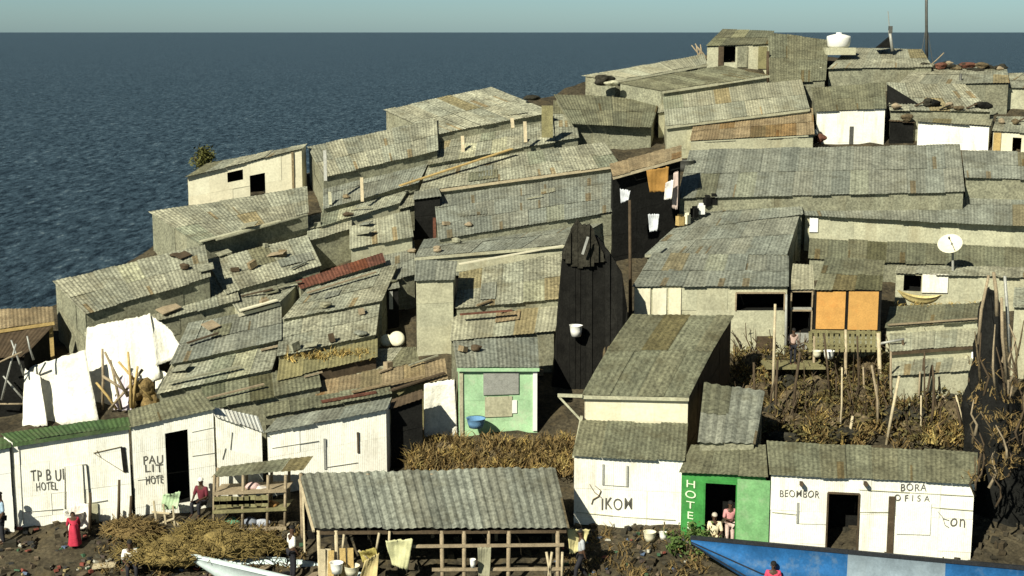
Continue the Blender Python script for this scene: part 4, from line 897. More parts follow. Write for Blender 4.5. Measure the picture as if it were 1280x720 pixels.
# ---- yellow canoe on the right slope
def hull(st, name, mat, dn=Vector((0, 0, -1))):
    """st = list of (centre, half width dir vector*halfwidth, depth)"""
    mb = MB(); n = 9; vs = []
    for (c, w, d) in st:
        for j in range(n):
            a = math.pi*j/(n-1); vs.append(c + w*math.cos(a) + dn*(d*max(0, math.sin(a))**.8))
    K = len(st)
    inner = [v + Vector((0, 0, .06)) for v in vs]
    fs = []
    for i in range(K-1):
        for j in range(n-1): fs.append((i*n+j, i*n+j+1, (i+1)*n+j+1, (i+1)*n+j))
    base = len(vs)
    for i in range(K):
        c, w, d = st[i]
        for j in range(n):
            a = math.pi*j/(n-1); vs.append(c + w*math.cos(a)*.93 + dn*(d*.9*max(0, math.sin(a))**.8))
    for i in range(K-1):
        for j in range(n-1): fs.append((base+i*n+j, base+(i+1)*n+j, base+(i+1)*n+j+1, base+i*n+j+1))
        for j in (0, n-1): fs.append((i*n+j, (i+1)*n+j, base+(i+1)*n+j, base+i*n+j))
    mb.raw(vs, fs); return mb
Yq = gY(1150, 384, .6); a, c = at(1122, 368, Yq), at(1177, 374, Yq); st = []
for i in range(9):
    t = i/8; w = math.sin(math.pi*min(1, max(0, t)))**.6*.28+.01; st.append((a*(1-t)+c*t+Vector((0, 0, .18*(abs(t-.5)*2)**2)), Vector((.05, w, 0)), .30*math.sin(math.pi*t)**.5+.02))
mesh_thing(hull(st, 'canoe', 'dish'), 'canoe', nmat('cream_yellow_paint', (.55, .45, .2), .15, 3, .5), 'small cream-yellow canoe lying on the mossy roof', 'canoe', None, True)
# bush on the skyline
def tree(px, py_top, py_base, Y, w, label, mat, name='bush', cat='bush', n=900):
    p = at(px, py_base, Y); hgt = (py_base-py_top)*Y/F
    o = thing(name, label, cat, p); b = MB(); b.tube([p-Vector((0, 0, .4)), p+Vector((.05, 0, hgt*.5))], [.09, .04], 6)
    for k in range(6): b.tube([p+Vector((0, 0, hgt*.1)), p+Vector((rnd(-w, w)*.8, rnd(-.4, .4), hgt*rnd(.5, .85)))], [.04, .015], 5)
    b.build('trunk', M['woodd'], o, smooth=True); b = MB(); cl = [Vector((rnd(-w, w), rnd(-w*.6, w*.6), hgt*rnd(.3, .9))) for _ in range(14)]
    for k in range(n):
        q = p + random.choice(cl) + Vector((random.gauss(0, .16), random.gauss(0, .16), random.gauss(0, .14))); r = rnd(.03, .08)
        d1 = Vector((rnd(-1, 1), rnd(-1, 1), rnd(-1, 1))).normalized(); d2 = d1.orthogonal().normalized(); b.tint = jit(.3)
        b.quad(q-d1*r*1.6, q+d2*r*.6, q+d1*r*1.6, q-d2*r*.6)
    b.build('crown', M[mat], o)
tree(251, 186, 216, gY(251, 222, .3)+2.0, .75, 'olive-brown bush rising behind the left skyline shack', 'leaf')
tree(860, 660, 700, gY(850, 690), .7, 'low green bush at the bow of the blue boat', 'leafg', n=500)

# ---- scraps scattered over the crowded roofs of the left slope
for k in range(60):
    t = rnd(0, 1); x = rnd(200, 700); y = rnd(235, 470)
    lim = 215 + max(0, (420-x))*.45
    if y < lim: y = lim + rnd(5, 60)
    if 690 < x: continue
    p = gp(x, y, 1.95); mb = MB(); a = rnd(-.5, .9); kind = k % 4
    d = Vector((math.cos(a), math.sin(a), .2))
    if kind == 0: mb.box(p, (rnd(.15, .38), rnd(.12, .3), rnd(.12, .32)), Matrix.Rotation(a, 3, 'Z') @ Matrix.Rotation(rnd(-.4, .4), 3, 'Y'))
    elif kind == 1: L_ = rnd(.5, 1.3); mb.bar(p-d*L_/2, p+d*L_/2, rnd(.06, .16), .05)
    elif kind == 2: rockmesh(mb, p, rnd(.1, .22), (1.4, .9, .7), 700+k)
    else:
        q = d*rnd(.2, .5); r_ = Vector((-d.y, d.x, .25))*rnd(.15, .3); mb.raw([p-q-r_, p+q-r_, p+q+r_, p-q+r_, p-q-r_+Vector((0, 0, .03)), p+q-r_+Vector((0, 0, .03)), p+q+r_+Vector((0, 0, .03)), p-q+r_+Vector((0, 0, .03))], [(3, 2, 1, 0), (4, 5, 6, 7), (0, 1, 5, 4), (1, 2, 6, 5), (2, 3, 7, 6), (3, 0, 4, 7)])
    mesh_thing(mb, ['crate', 'loose_plank', 'roof_stone', 'tin_offcut'][kind], M[random.choice(['woodd', 'wood', 'wood', 'roofo', 'roofg', 'roofl', 'roof', 'woodd', 'roofl', 'rooftan'])], ['small scrap box lying on a crowded left-slope roof', 'short plank lying on a crowded left-slope roof', 'stone weighing down a crowded left-slope roof', 'tin offcut lying on a crowded left-slope roof'][kind], ['box', 'plank', 'stone', 'tin sheet'][kind], ['scrap boxes on the left slope', 'planks on the left slope', 'roof stones on the left slope', 'tin offcuts on the left slope'][kind])

for k in range(24):
    x = rnd(930, 1222); y = rnd(505, 558); L_ = rnd(35, 95)
    pole(x+rnd(-10, 10), y-L_, x, y, gY(x, y), rnd(.03, .05), random.choice(['wood', 'woodd', 'woodd', 'woodl', 'woodd']), 'upright prop standing in the dark scrub below the stilted shack', 'props in the scrub', name='prop', cat='prop', bend=.12)
# ================================================================== the open shelter in front
Ys = gY(395, 660, 2.15); Yb2 = None
fl, fr = at(393, 661, Ys), at(712, 660, Ys); bl, br = at(374, 592, Ys+2.6), at(694, 584, Ys+2.6)
o = thing('open_shelter', 'open-sided timber shelter with a big ribbed grey tin roof', 'shelter', (fl.x, fl.y, gz(fl.x, fl.y)))
b = MB(); sheets(b, fl, fr, br, bl, lam=.26, amp=.026, sw=.55, tj=.24, odd=0, ragged=.05); b.build('roof', M['roofg'], o)
g0 = min(gz(fl.x, fl.y), fl.z-2.2)-.3
for k, x in enumerate([398, 420, 552, 580, 611, 636, 697]):
    p = at(x, 664, Ys+.12); b = MB(); b.tube([(p.x+rnd(-.04, .04), p.y, g0), (p.x, p.y, p.z+.02)], rnd(.05, .07), 7); b.build('post', M['wood' if x > 500 else 'woodl'], o, smooth=True)
for x in [376, 460, 540, 620, 692]:
    p = at(x, 590, Ys+2.45); b = MB(); b.tube([(p.x, p.y, g0+.6), (p.x, p.y, p.z-.05)], .06, 7); b.build('post', M['wood'], o, smooth=True)
b = MB(); b.bar(at(396, 666, Ys+.12), at(708, 664, Ys+.12), .09, .09); b.build('eave_beam', M['woodd'], o)
b = MB(); b.bar(at(500, 683, Ys+.06), at(705, 681, Ys+.06), .07, .09); b.bar(at(540, 712, Ys+.06), at(705, 711, Ys+.06), .07, .09); b.build('rail', M['wood'], o)
b = MB(); b.bar(at(374, 600, Ys+2.5), at(392, 664, Ys+.05), .07); b.bar(at(378, 600, Ys+2.5), at(382, 730, Ys+1.6), .06); b.build('barge_pole', M['woodl'], o)
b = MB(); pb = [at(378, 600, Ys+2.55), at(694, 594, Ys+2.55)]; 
wall_panel(b, Vector((pb[0].x, pb[0].y, g0+.6)), Vector((pb[1].x, pb[1].y, g0+.6)), pb[0], pb[1], [], sheet=.3, off=.03, tj=.3); b.build('back_wall', M['black'], o)  # black back wall paints in the shade under the shelter roof
wl = [at(382, 664, Ys+.2), at(378, 600, Ys+2.5)]
for (x, w, m) in [(403, 9, 'woodl'), (414, 10, 'woody'), (428, 7, 'woody'), (438, 9, 'woody'), (410, 6, 'woodl')]:
    b = MB(); b.bar(at(x, 686+rnd(-3, 3), Ys-.1+rnd(0, .1)), at(x+rnd(-2, 2), 735, Ys-.1), .18, .04); b.build('board', M[m], o)
for (x0, y0, x1, y1) in [(448, 688, 462, 700), (430, 668, 428, 690), (474, 666, 470, 690), (487, 664, 486, 690), (690, 690, 684, 730), (683, 690, 690, 730), (703, 690, 702, 730)]:
    b = MB(); b.tube([at(x0, y0, Ys+.0), at(x1, y1, Ys+.0)], .04, 6); b.build('brace', M['woodl'], o, smooth=True)
cy = cloth('limecream', (.52, .51, .29)); cb = cloth('buff', (.48, .39, .19)); 
sheet_cloth([(482, 676, ), (516, 674), (510, 712), (490, 706)], Ys-.12, cy, 'hanging_cloth', 'pale lime cloth draped over the shelter rail', 'cloth', .16)
sheet_cloth([(448, 690), (470, 684), (474, 705), (456, 708)], Ys-.12, cloth('olivegold', (.36, .30, .09)), 'hanging_cloth', 'olive-gold cloth bundled inside the shelter', 'cloth', .16)
sheet_cloth([(456, 700), (474, 690), (470, 735), (446, 735)], Ys-.2, cb, 'hanging_cloth', 'yellow sack cloth slung from the shelter posts', 'cloth', .16)
sheet_cloth([(597, 684), (614, 684), (612, 722), (598, 722)], Ys-.06, cloth('greyolive', (.26, .25, .17)), 'hanging_cloth', 'grey-olive cloth hanging on the shelter rail', 'cloth', .1)
sheet_cloth([(709, 662), (738, 662), (728, 690), (712, 692)], gY(724, 700, .8), cloth('butter', (.52, .46, .23)), 'hanging_cloth', 'butter-yellow cloth hung between the shelter and the white store', 'cloth', .12)
basin(421, 716, Ys-.3, .2, .32, 'plasticw', 'white_bucket', 'white bucket under the left end of the ribbed shelter roof', 'bucket')
basin(440, 718, Ys-.2, .24, .28, 'cream', 'cream_bucket', 'cream bucket under the left end of the ribbed shelter roof', 'bucket')
basin(591, 709, Ys-.3, .09, .24, 'plasticw', 'white_bottle', 'small white bottle on the shelter rail', 'bottle')
# ---- timber rack with small roof
Yq = gY(320, 664); 
fl, fr = at(264, 597, Yq), at(380, 588, Yq+.2); bl, br = at(276, 584, Yq+1.0), at(392, 571, Yq+1.2)
o = thing('fish_rack', 'timber drying rack with three shelves and a narrow tin roof', 'rack', (fl.x, fl.y, gz(fl.x, fl.y)))
b = MB(); sheets(b, fl, fr, br, bl, lam=.2); b.build('roof', M['roofo'], o)
for (x, yb) in [(267, 670), (303, 668), (334, 668), (356, 666)]:
    for d in (0, .9):
        b = MB(); b.tube([at(x+d*5, yb, Yq+d), at(x+d*5+1, 594-d*10, Yq+d)], .05, 6); b.build('post', M['wood'], o, smooth=True)
for (y, m) in [(617, 'wood'), (640, 'olive'), (664, 'wood')]:
    b = MB(); a, c = at(266, y, Yq-.05), at(358, y-4, Yq-.05); dd = Vector((.1, .95, .02))
    b.bar(a, c, .1, .1); b.quad(a, c, c+dd, a+dd); b.build('shelf', M[m], o)
for (y, h, m) in [(620, 17, 'olive'), (626, 6, 'woodl')]:
    b = MB(); a, c = at(268, y, Yq-.03), at(334, y-2, Yq-.03)
    for k in range(9): t = (k+.5)/9; q = a*(1-t)+c*t; b.tint = jit(.3); b.box(q-Vector((0, 0, h*Yq/F/2)), (.24, .03, h*Yq/F*rnd(.7, 1)))
    b.build('slat_front', M[m], o)
for k, (x, y, s, c) in enumerate([(316, 608, .3, (.5, .35, .33)), (328, 611, .28, (.6, .55, .5)), (290, 652, .3, (.1, .25, .15)), (312, 652, .34, (.2, .22, .26)), (330, 654, .3, (.35, .37, .42)), (340, 630, .3, (.3, .16, .05))]):
    mb = MB(); rockmesh(mb, at(x, y, Yq+.35), s*.7, (1.3, .8, .7), 500+k); mesh_thing(mb, 'sack', cloth('sack%d' % k, c), ['pinkish sack on the top shelf of the drying rack', 'whitish sack on the top shelf of the drying rack', 'dark green sack on the lowest shelf of the drying rack', 'dark grey sack on the lowest shelf of the drying rack', 'pale grey sack on the lowest shelf of the drying rack', 'rust-brown sack beside the drying rack'][k], 'sack', None, True)
# ---- net heaps
def heap(px, py, Y, r, sq, label, mat='net', seed=0):
    mb = MB(); c = at(px, py, Y)
    for k in range(7): rockmesh(mb, c + Vector((rnd(-1, 1)*r*sq[0]*.6, rnd(-.5, .5)*r*sq[1], rnd(-.1, .35)*r*sq[2])), r*rnd(.45, .7), sq, seed+k)
    for k in range(420):
        a = rnd(0, 6.28); e = rnd(-.2, 1.2); q = c + Vector((math.cos(a)*math.cos(e)*r*sq[0]*1.15, math.sin(a)*math.cos(e)*r*sq[1], math.sin(e)*r*sq[2]*1.0)); d = Vector((rnd(-1, 1), rnd(-1, 1), rnd(-.6, .8)))*rnd(.15, .4)
        mb.tube([q-d, q+Vector((0, -.03, .04)), q+d], .012, 4)
    return mesh_thing(mb, 'net_heap', M[mat], label, 'fishing net', None, True)
heap(205, 692, gY(205, 700, .3), .95, (1.4, .8, .5), 'large tawny heap of fishing net beside the pale boat bow', seed=600)
heap(258, 670, gY(262, 680, .3), .75, (1.2, .8, .55), 'upright tawny net bundle behind the pale boat bow', seed=620)
heap(300, 686, gY(300, 695, .3), .95, (1.3, .8, .6), 'broad olive-gold net heap in front of the drying rack', seed=640)
heap(165, 664, gY(165, 670, .2), .55, (1.4, .8, .6), 'small brown net heap in front of the painted flag', 'strawd', 660)
# ---- blue boat
Yq = 41.6
def boat(name, label, bow, stern, depth, halfw, mats, splits=None, heel=0.0):
    a, c = bow, stern; L = (c-a).length; d = (c-a).normalized(); w = Vector((-d.y, d.x, 0)); w = (w*math.cos(heel) - Vector((0, 0, math.sin(heel)))).normalized(); dn = d.cross(w); dn = dn if dn.z < 0 else -dn
    o = thing(name, label, 'boat', ((a.x+c.x)/2, (a.y+c.y)/2, min(a.z, c.z)-depth))
    N = 22
    def stn(t):
        k = min(1, (t/.45))**.62*halfw + .02; dp = depth*min(1, .12+(t/.2))
        return (a*(1-t)+c*t + w*k, w*k, dp)
    cuts = splits or [(0, 1, mats[0])]
    for (t0, t1, m) in cuts:
        st = [stn(t0+(t1-t0)*i/N) for i in range(N+1)]; hull(st, '', '', dn=dn).build('hull', M[m], o, smooth=True)
    b = MB()
    for s in (-1, 1):
        pts = [stn(i/24) for i in range(25)]; P2 = [p[0]+p[1]*s*1.02-dn*.03 for p in pts]
        for q, r_ in zip(P2, P2[1:]): b.bar(q, r_, .09, .12)
    b.build('gunwale', M[mats[1]], o)
    for aj in ((2.5, 2.05) if depth > 1 else ()):
        b = MB(); pp = []
        for i in range(25):
            c_, w_, d_ = stn(i/24); pp.append(c_ + w_*math.cos(aj)*1.012 + dn*(d_*1.012*math.sin(aj)**.8))
        for q, r_ in zip(pp, pp[1:]): b.bar(q, r_, .03, .03)
        b.build('plank_seam', M['boatdark'], o)
    b = MB()
    for t in (.3, .5, .7): q = stn(t); b.bar(q[0]+q[1]*.9+dn*.15, q[0]-q[1]*.9+dn*.15, .25, .04)
    b.build('thwart', M[mats[2]], o)
    return o
bow, stern = at(864, 673, Yq+1.0), at(1420, 724, Yq-.6)
bo = boat('wooden_boat', 'long blue wooden boat with a dark rail below the long white hut', bow, stern, 1.35, 1.15, ['blue', 'boatdark', 'wood'], [(0, .36, 'blue'), (.36, .58, 'boatgrey'), (.58, 1, 'blue')], heel=R(27))
bow, stern = at(232, 694, gY(232, 700, .6)), at(520, 760, gY(232, 700, .6)-2.2)
boat('wooden_boat', 'pale bluish-white boat bow among the net heaps', bow, stern, .8, .8, ['boatwhite', 'boatwhite', 'wood'], heel=R(5))

# ================================================================== people
def skin_mesh(name, pts, edges, rad, root=0, sub=1):
    me = bpy.data.meshes.new(name); me.from_pydata([tuple(p) for p in pts], edges, []); ob = bpy.data.objects.new(name, me); COL.objects.link(ob)
    ob.modifiers.new('s', 'SKIN'); sv = me.skin_vertices[0].data
    for i, r in enumerate(rad): sv[i].radius = (r, r) if not isinstance(r, tuple) else r; sv[i].use_root = (i == root)
    m = ob.modifiers.new('u', 'SUBSURF'); m.levels = sub; m.render_levels = sub
    bpy.context.view_layer.update(); dg = bpy.context.evaluated_depsgraph_get(); out = bpy.data.meshes.new_from_object(ob.evaluated_get(dg)); bpy.data.objects.remove(ob); bpy.data.meshes.remove(me)
    return out
def person(label, loc, yaw, pose, shirt, legs, hat=None, dress=False, s=1.0, group=None, short=False):
    """standing, bending or sitting figure; +Y local is the way it faces"""
    V = Vector
    J = dict(pel=V((0, 0, .95)), spi=V((0, .01, 1.13)), che=V((0, 0, 1.33)), nek=V((0, 0, 1.47)), hd0=V((0, .01, 1.55)), hd1=V((0, .03, 1.63)), hd2=V((0, .02, 1.72)))
    for sg, k in ((-1, 'l'), (1, 'r')):
        J['sh'+k] = V((sg*.18, 0, 1.40)); J['el'+k] = V((sg*.23, -.02, 1.12)); J['wr'+k] = V((sg*.22, .10, .90)); J['pa'+k] = V((sg*.21, .14, .83))
        J['hi'+k] = V((sg*.09, 0, .90)); J['kn'+k] = V((sg*.10, .03, .50)); J['an'+k] = V((sg*.10, -.01, .08)); J['to'+k] = V((sg*.12, .16, .03))
    if pose == 'bend':
        Rm = Matrix.Rotation(R(-62), 3, 'X'); up = ['spi', 'che', 'nek', 'hd0', 'hd1', 'hd2', 'shl', 'shr', 'ell', 'elr', 'wrl', 'wrr', 'pal', 'par']
        for k in up: J[k] = J['pel'] + Rm @ (J[k]-J['pel'])
        for k in 'lr':
            sg = -1 if k == 'l' else 1; J['el'+k] = J['sh'+k]+V((sg*.05, .05, -.28)); J['wr'+k] = J['el'+k]+V((0, .06, -.25)); J['pa'+k] = J['wr'+k]+V((0, .03, -.08))
            J['kn'+k] += V((0, .08, -.02))
    if pose == 'sit':
        dz = V((0, 0, -.5))
        for k in J:
            if k[:2] not in ('kn', 'an', 'to'): J[k] = J[k] + dz
        for k in 'lr':
            sg = -1 if k == 'l' else 1; J['kn'+k] = V((sg*.13, .42, .48)); J['an'+k] = V((sg*.13, .40, .08)); J['to'+k] = V((sg*.14, .56, .03)); J['el'+k] = J['sh'+k]+V((sg*.06, .08, -.27)); J['wr'+k] = V((sg*.12, .36, .58)); J['pa'+k] = V((sg*.11, .43, .56))
    if pose == 'carry':
        for k in 'lr':
            sg = -1 if k == 'l' else 1; J['el'+k] = V((sg*.24, .06, 1.14)); J['wr'+k] = V((sg*.14, .28, 1.16)); J['pa'+k] = V((sg*.1, .35, 1.18))
    if pose == 'walk':
        J['knl'] += V((0, .14, .02)); J['anl'] += V((0, .22, .02)); J['tol'] += V((0, .22, .02)); J['anr'] += V((0, -.22, .06)); J['tor'] += V((0, -.22, .02)); J['wrl'] += V((0, -.18, .03)); J['pal'] += V((0, -.24, .05)); J['wrr'] += V((0, .1, .05)); J['par'] += V((0, .12, .06))
    names = ['pel', 'spi', 'che', 'nek', 'hd0', 'hd1', 'hd2', 'shl', 'ell', 'wrl', 'pal', 'shr', 'elr', 'wrr', 'par', 'hil', 'knl', 'anl', 'tol', 'hir', 'knr', 'anr', 'tor']
    rad = dict(pel=(.13, .1), spi=(.12, .09), che=(.15, .1), nek=.055, hd0=.075, hd1=(.08, .1), hd2=.06, sh=.06, el=.042, wr=.028, pa=(.03, .018), hi=.085, kn=.056, an=.038, to=.034)
    idx = {n: i for i, n in enumerate(names)}
    ed = [('pel', 'spi'), ('spi', 'che'), ('che', 'nek'), ('nek', 'hd0'), ('hd0', 'hd1'), ('hd1', 'hd2')]
    for k in 'lr': ed += [('che', 'sh'+k), ('sh'+k, 'el'+k), ('el'+k, 'wr'+k), ('wr'+k, 'pa'+k), ('pel', 'hi'+k), ('hi'+k, 'kn'+k), ('kn'+k, 'an'+k), ('an'+k, 'to'+k)]
    g = lambda n: rad.get(n) or rad[n[:2]]
    Rz = Matrix.Rotation(yaw, 3, 'Z')
    def sub(ns, extra, nm):
        ns = [n for n in names if n in ns]; ix = {n: i for i, n in enumerate(ns)}
        rr = []
        for n in ns:
            r = g(n); r = r if isinstance(r, tuple) else (r, r); rr.append((r[0]+extra, r[1]+extra))
        return skin_mesh(nm, [J[n]*s for n in ns], [(ix[a], ix[b]) for a, b in ed if a in ix and b in ix], [(a*s, b*s) for a, b in rr], 0)
    o = bpy.data.objects.new('person', sub(names, 0, 'person')); COL.objects.link(o)
    me = o.data; bm = bmesh.new(); bm.from_mesh(me)
    hf = (J['hd1']-J['nek']).normalized(); fw = V((0, 1, 0)) if pose != 'bend' else Matrix.Rotation(R(-62), 3, 'X') @ V((0, 1, 0)); rt = V((1, 0, 0))
    def blob(c, r, sc_):
        res = bmesh.ops.create_icosphere(bm, subdivisions=1, radius=r*s)
        for v in res['verts']: v.co = V((v.co.x*sc_[0], v.co.y*sc_[1], v.co.z*sc_[2])) + c*s
    c = J['hd1']; blob(c+fw*.105-hf*.02, .018, (1, 1, 1.6)); blob(c+fw*.09-hf*.07, .02, (1.6, .6, .5))                  # nose, mouth
    for q in (-1, 1): blob(c+rt*q*.035+fw*.095+hf*.015, .014, (1, .7, .7)); blob(c+rt*q*.085-hf*.01, .025, (.5, .8, 1.4))       # eyes, ears
    for k in 'lr':                                                                                                                # fingers
        p, w = J['pa'+k], J['wr'+k]; d = (p-w).normalized(); sd = d.cross(V((0, 1, .3))).normalized(); sg = -1 if k == 'l' else 1
        for q in range(5):
            if q < 4: b0 = p+sd*(q-1.5)*.018; ln = (.06, .07, .066, .052)[q]; dd = d
            else: b0 = (p+w)/2+V((-sg*.02, .02, 0)); ln = .05; dd = (d+V((-sg*.5, .6, 0))).normalized()
            pts = [b0, b0+dd*ln*.6, b0+dd*ln*.9+V((0, -.0, 0))+fw*.012]
            m_ = MB(); m_.tube(pts, [.009, .008, .006], 5); vv = [bm.verts.new(v*s) for v in m_.v]
            for f in m_.f:
                try: bm.faces.new([vv[i] for i in f])
                except ValueError: pass
    bm.to_mesh(me); bm.free(); me.materials.append(M['skin'])
    for p in me.polygons: p.use_smooth = True
    def child(nm, mesh, mat):
        mesh.materials.clear(); mesh.materials.append(mat); c = bpy.data.objects.new(nm, mesh); COL.objects.link(c); c.parent = o
        for p in mesh.polygons: p.use_smooth = True
    child('shirt', sub(['pel', 'spi', 'che', 'shl', 'ell', 'shr', 'elr'], .018, 'shirt'), shirt)
    if dress:
        mb = MB(); pz = J['pel'].z*s; prof = [(.15*s, pz+.12*s), (.19*s, pz-.05*s), (.22*s, pz-.35*s), (.25*s, max(.25, pz-.6)*s)]; mb.lathe((0, 0, 0), prof, 30); mb.v = [V((v.x*(1+.09*math.sin(5*math.atan2(v.y, v.x)+v.z*4)), v.y*(1+.09*math.sin(5*math.atan2(v.y, v.x)+v.z*4)), v.z)) for v in mb.v]; t = mb.build('skirt', legs, None, (0, 0, 0), True); t.parent = o
    else: child('trousers', sub(['pel', 'hil', 'knl', 'hir', 'knr'] + ([] if short else ['anl', 'anr']), .016, 'trousers'), legs)
    bm = bmesh.new(); bmesh.ops.create_uvsphere(bm, u_segments=12, v_segments=8, radius=.1*s)
    bmesh.ops.delete(bm, geom=[v for v in bm.verts if v.co.z < -.02*s], context='VERTS')
    q = hf.rotation_difference(V((0, 0, 1))).inverted() if False else V((0, 0, 1)).rotation_difference(hf)
    for v in bm.verts: v.co = q @ V((v.co.x*.95, v.co.y*1.1, v.co.z*.85)) + (J['hd1']+hf*.045-fw*.012)*s
    hm = bpy.data.meshes.new('hair'); bm.to_mesh(hm); bm.free(); child('hair' if hat is None else 'head_scarf', hm, hat or M['hair'])
    o.location = loc; o.rotation_euler = (0, 0, yaw); tag(o, label, 'person', group); return o
def G(px, py): p = gp(px, py); p.z = gz(p.x, p.y)+.02; return p
red = cloth('red', (.42, .03, .06)); dk = cloth('dark', (.02, .02, .025)); wh = cloth('wht', (.75, .73, .66)); lb = cloth('lblue', (.35, .48, .6)); pk = cloth('pink', (.55, .25, .25)); mar = cloth('maroon', (.12, .02, .03)); gr = cloth('jade', (.1, .25, .14)); cr = cloth('dresscream', (.7, .62, .42))
p = gp(94, 688); person('person in a crimson top and skirt bending before the lettered white hut', p, R(20), 'bend', red, red, dress=True, s=.82)
p = gp(164, 722); person('person in a cream top sitting near the tawny net heap', p, R(200), 'sit', wh, dk)
p = gp(4, 680); person('person in a light blue top at the left edge', p, R(120), 'stand', lb, dk)
p = gp(366, 724); person('person in a white shirt and dark trousers at the left shelter post', p, R(-60), 'stand', wh, dk)
p = gp(253, 642); person('person in maroon sitting by the black doorway', p, R(160), 'sit', mar, dk, hat=wh)
p = gp(726, 728); person('person in a grey shirt walking between shelter and white store', p, R(100), 'walk', cloth('grey', (.4, .42, .44)), dk)
p = SH['gshop']['onwall'](895, 676)[2] + SH['gshop']['n']*-.25; p.z = SH['gshop']['onwall'](895, 680)[1]-.25
fl_z = p.z
b = MB(); T = SH['gshop']['T']; n_ = SH['gshop']['n']; a, c = T[0].copy(), T[1].copy(); a.z = c.z = fl_z; b.quad(a+n_*-.02, c+n_*-.02, c-n_*2, a-n_*2); b.build('floor_board', M['woodd'], SH['gshop']['o'])
person('person in a cream dress sitting in the green doorway', p+Vector((-.08, 0, -.02)), R(175), 'sit', cr, cr, hat=cloth('scarf', (.45, .4, .33)), dress=False)
q = SH['gshop']['onwall'](911, 676)[2] - n_*.35; q.z = fl_z; person('person in pink and white standing in the green doorway', q, R(190), 'carry', pk, cloth('blush', (.6, .45, .4)), s=.93)
q = at(966, 736, Yq+.3); person('person in a pink-red top inside the blue boat', Vector((q.x, q.y, q.z-.85)), R(170), 'stand', cloth('pinkred', (.6, .06, .12)), dk)
q = at(991, 446, Yb-1.2); person('person in a dusty pink top on the landing below the black opening', Vector((q.x, q.y, q.z-.3)), R(190), 'stand', cloth('dust', (.5, .36, .3)), dk, s=.8)
mb = MB(); q = at(991, 456, Yb-1.2); mb.box(q, (2.2, 1.2, .08)); mb.box(q-Vector((0, 0, .6)), (.1, .1, 1.2)); mesh_thing(mb, 'landing', M['olive'], 'small timber landing below the two-part black opening', 'landing')
# pale green thing by the black doorway: a sack on a stool; white basin beside
Yg = gY(214, 652)
sheet_cloth([(203, 618), (226, 614), (222, 636), (202, 638)], Yg, cloth('palegreen', (.42, .55, .34)), 'hanging_cloth', 'pale green cloth draped beside the black doorway', 'cloth', .15)
mb = MB()
for (x0, y0, x1, y1) in [(192, 626, 196, 656), (204, 630, 208, 660), (190, 640, 212, 642), (216, 632, 220, 672), (220, 650, 236, 684), (196, 656, 218, 648)]: mb.tube([at(x0, y0, Yg-.1), at(x1, y1, Yg-.2)], .035, 5)
mesh_thing(mb, 'trestle', M['woodl'], 'pale stick trestle under the pale green cloth', 'trestle')
q = gp(130, 712); mb = MB(); mb.bar(q+Vector((-.35, 0, .1)), q+Vector((.35, .1, .14)), .35, .06); mesh_thing(mb, 'board', M['woodl'], 'pale board lying on the dark shore', 'board')
basin(94, 652, gY(94, 664), .33, .34, 'plasticw', 'white_tub', 'white tub against the lettered hut behind the crimson figure', 'tub')
sheet_cloth([(88, 632), (110, 630), (112, 660), (84, 664)], gY(98, 666), cloth('blushwhite', (.75, .68, .62)), 'hanging_cloth', 'whitish cloth hung low on the lettered hut', 'cloth', .08)
for (x, y0, y1, lb_) in [(149, 600, 652, 'dark leafy stake in front of the painted flag'), (113, 616, 668, 'thin dark stake right of the white hut door'), (164, 620, 652, 'short dark stake between the two lettered huts')]:
    pole(x, y0, x-1, y1, gY(x, y1)-.2, .05, 'woodd', lb_, name='stake', cat='stake')
terrain()
def settle(names):
    """let the loose scraps drop onto the roof or ground under them"""
    bpy.context.view_layer.update(); dg = bpy.context.evaluated_depsgraph_get()
    obs = [o for o in COL.objects if o.get('group') in names]; skip = set(o.name for o in obs)
    for o in obs:
        p = o.matrix_world.translation.copy() + Vector((0, 0, 1.6))
        for _ in range(12):
            hit, loc, nrm, idx, ob, mw = sc.ray_cast(dg, p, Vector((0, 0, -1)))
            if not hit: break
            if ob.name in skip: p = loc - Vector((0, 0, .01)); continue
            o.location.z = loc.z + .01; break
settle({'scrap boxes on the left slope', 'planks on the left slope', 'roof stones on the left slope', 'tin offcuts on the left slope', 'scrap on the long white hut'})
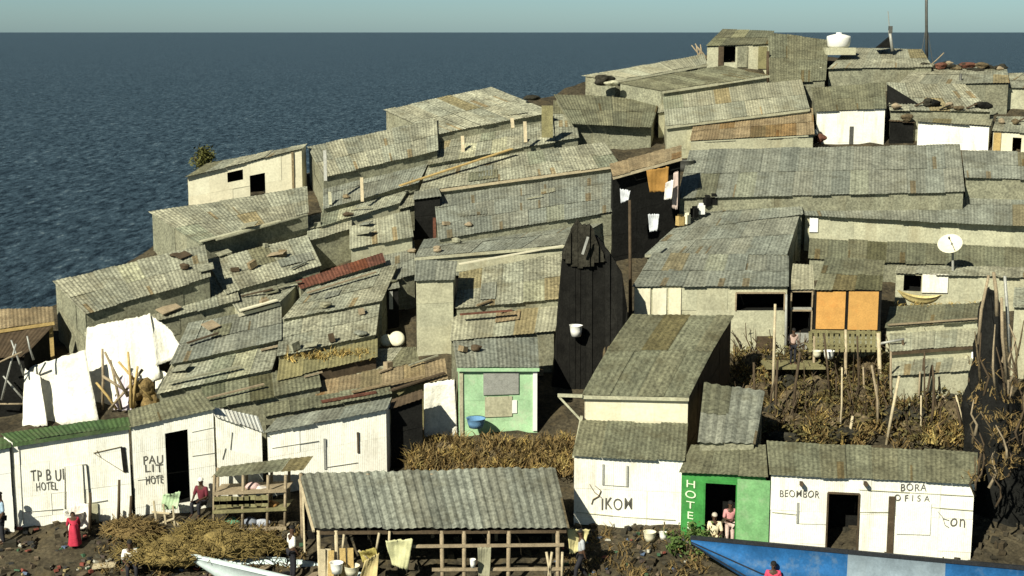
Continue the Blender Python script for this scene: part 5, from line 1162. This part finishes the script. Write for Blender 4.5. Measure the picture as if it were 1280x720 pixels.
# ================================================================== light, sky, camera
EL, AZ = 37, 215          # azimuth clockwise from +Y
w = bpy.data.worlds.new('World'); sc.world = w; w.use_nodes = True; nt = w.node_tree; bg = nt.nodes['Background']
sky = nt.nodes.new('ShaderNodeTexSky'); sky.sky_type = 'NISHITA'; sky.sun_disc = False; sky.sun_elevation = R(EL); sky.sun_rotation = R(AZ); sky.air_density = 1.0; sky.dust_density = .6; sky.ozone_density = 1.6
mx = nt.nodes.new('ShaderNodeMix'); mx.data_type = 'RGBA'; mx.blend_type = 'MULTIPLY'; mx.inputs['Factor'].default_value = 1
nt.links.new(sky.outputs[0], mx.inputs['A']); 
tc = nt.nodes.new('ShaderNodeTexCoord'); sx = nt.nodes.new('ShaderNodeSeparateXYZ'); nt.links.new(tc.outputs['Generated'], sx.inputs[0])
cr = nt.nodes.new('ShaderNodeValToRGB'); nt.links.new(sx.outputs['Z'], cr.inputs[0]); e = cr.color_ramp.elements
e[0].position = 0; e[0].color = (.82, 1.18, 1.5, 1); e[1].position = .12; e[1].color = (.42, .48, .46, 1); k_ = e.new(.035); k_.color = (.68, 1.03, 1.34, 1)
nt.links.new(cr.outputs[0], mx.inputs['B']); nt.links.new(mx.outputs['Result'], bg.inputs['Color'])
bg.inputs['Strength'].default_value = .05
sd = bpy.data.lights.new('sun', 'SUN'); sd.energy = 5.0; sd.angle = R(.5); sd.color = (1, .965, .80)
so = bpy.data.objects.new('sun', sd); COL.objects.link(so)
d = Vector((math.sin(R(AZ))*math.cos(R(EL)), math.cos(R(AZ))*math.cos(R(EL)), math.sin(R(EL))))
so.rotation_euler = d.to_track_quat('Z', 'Y').to_euler(); so.location = (0, 0, 60)
cd = bpy.data.cameras.new('camera'); cam = bpy.data.objects.new('camera', cd); COL.objects.link(cam)
cd.sensor_width = 36; cd.lens = 36*F/W0; cd.clip_end = 100000; cd.clip_start = 1
cam.location = (0, 0, H); cam.rotation_euler = (R(90)-PITCH, 0, 0); sc.camera = cam
sc.view_settings.view_transform = 'Standard'; sc.view_settings.look = 'None'; sc.view_settings.exposure = .55; sc.view_settings.gamma = 1
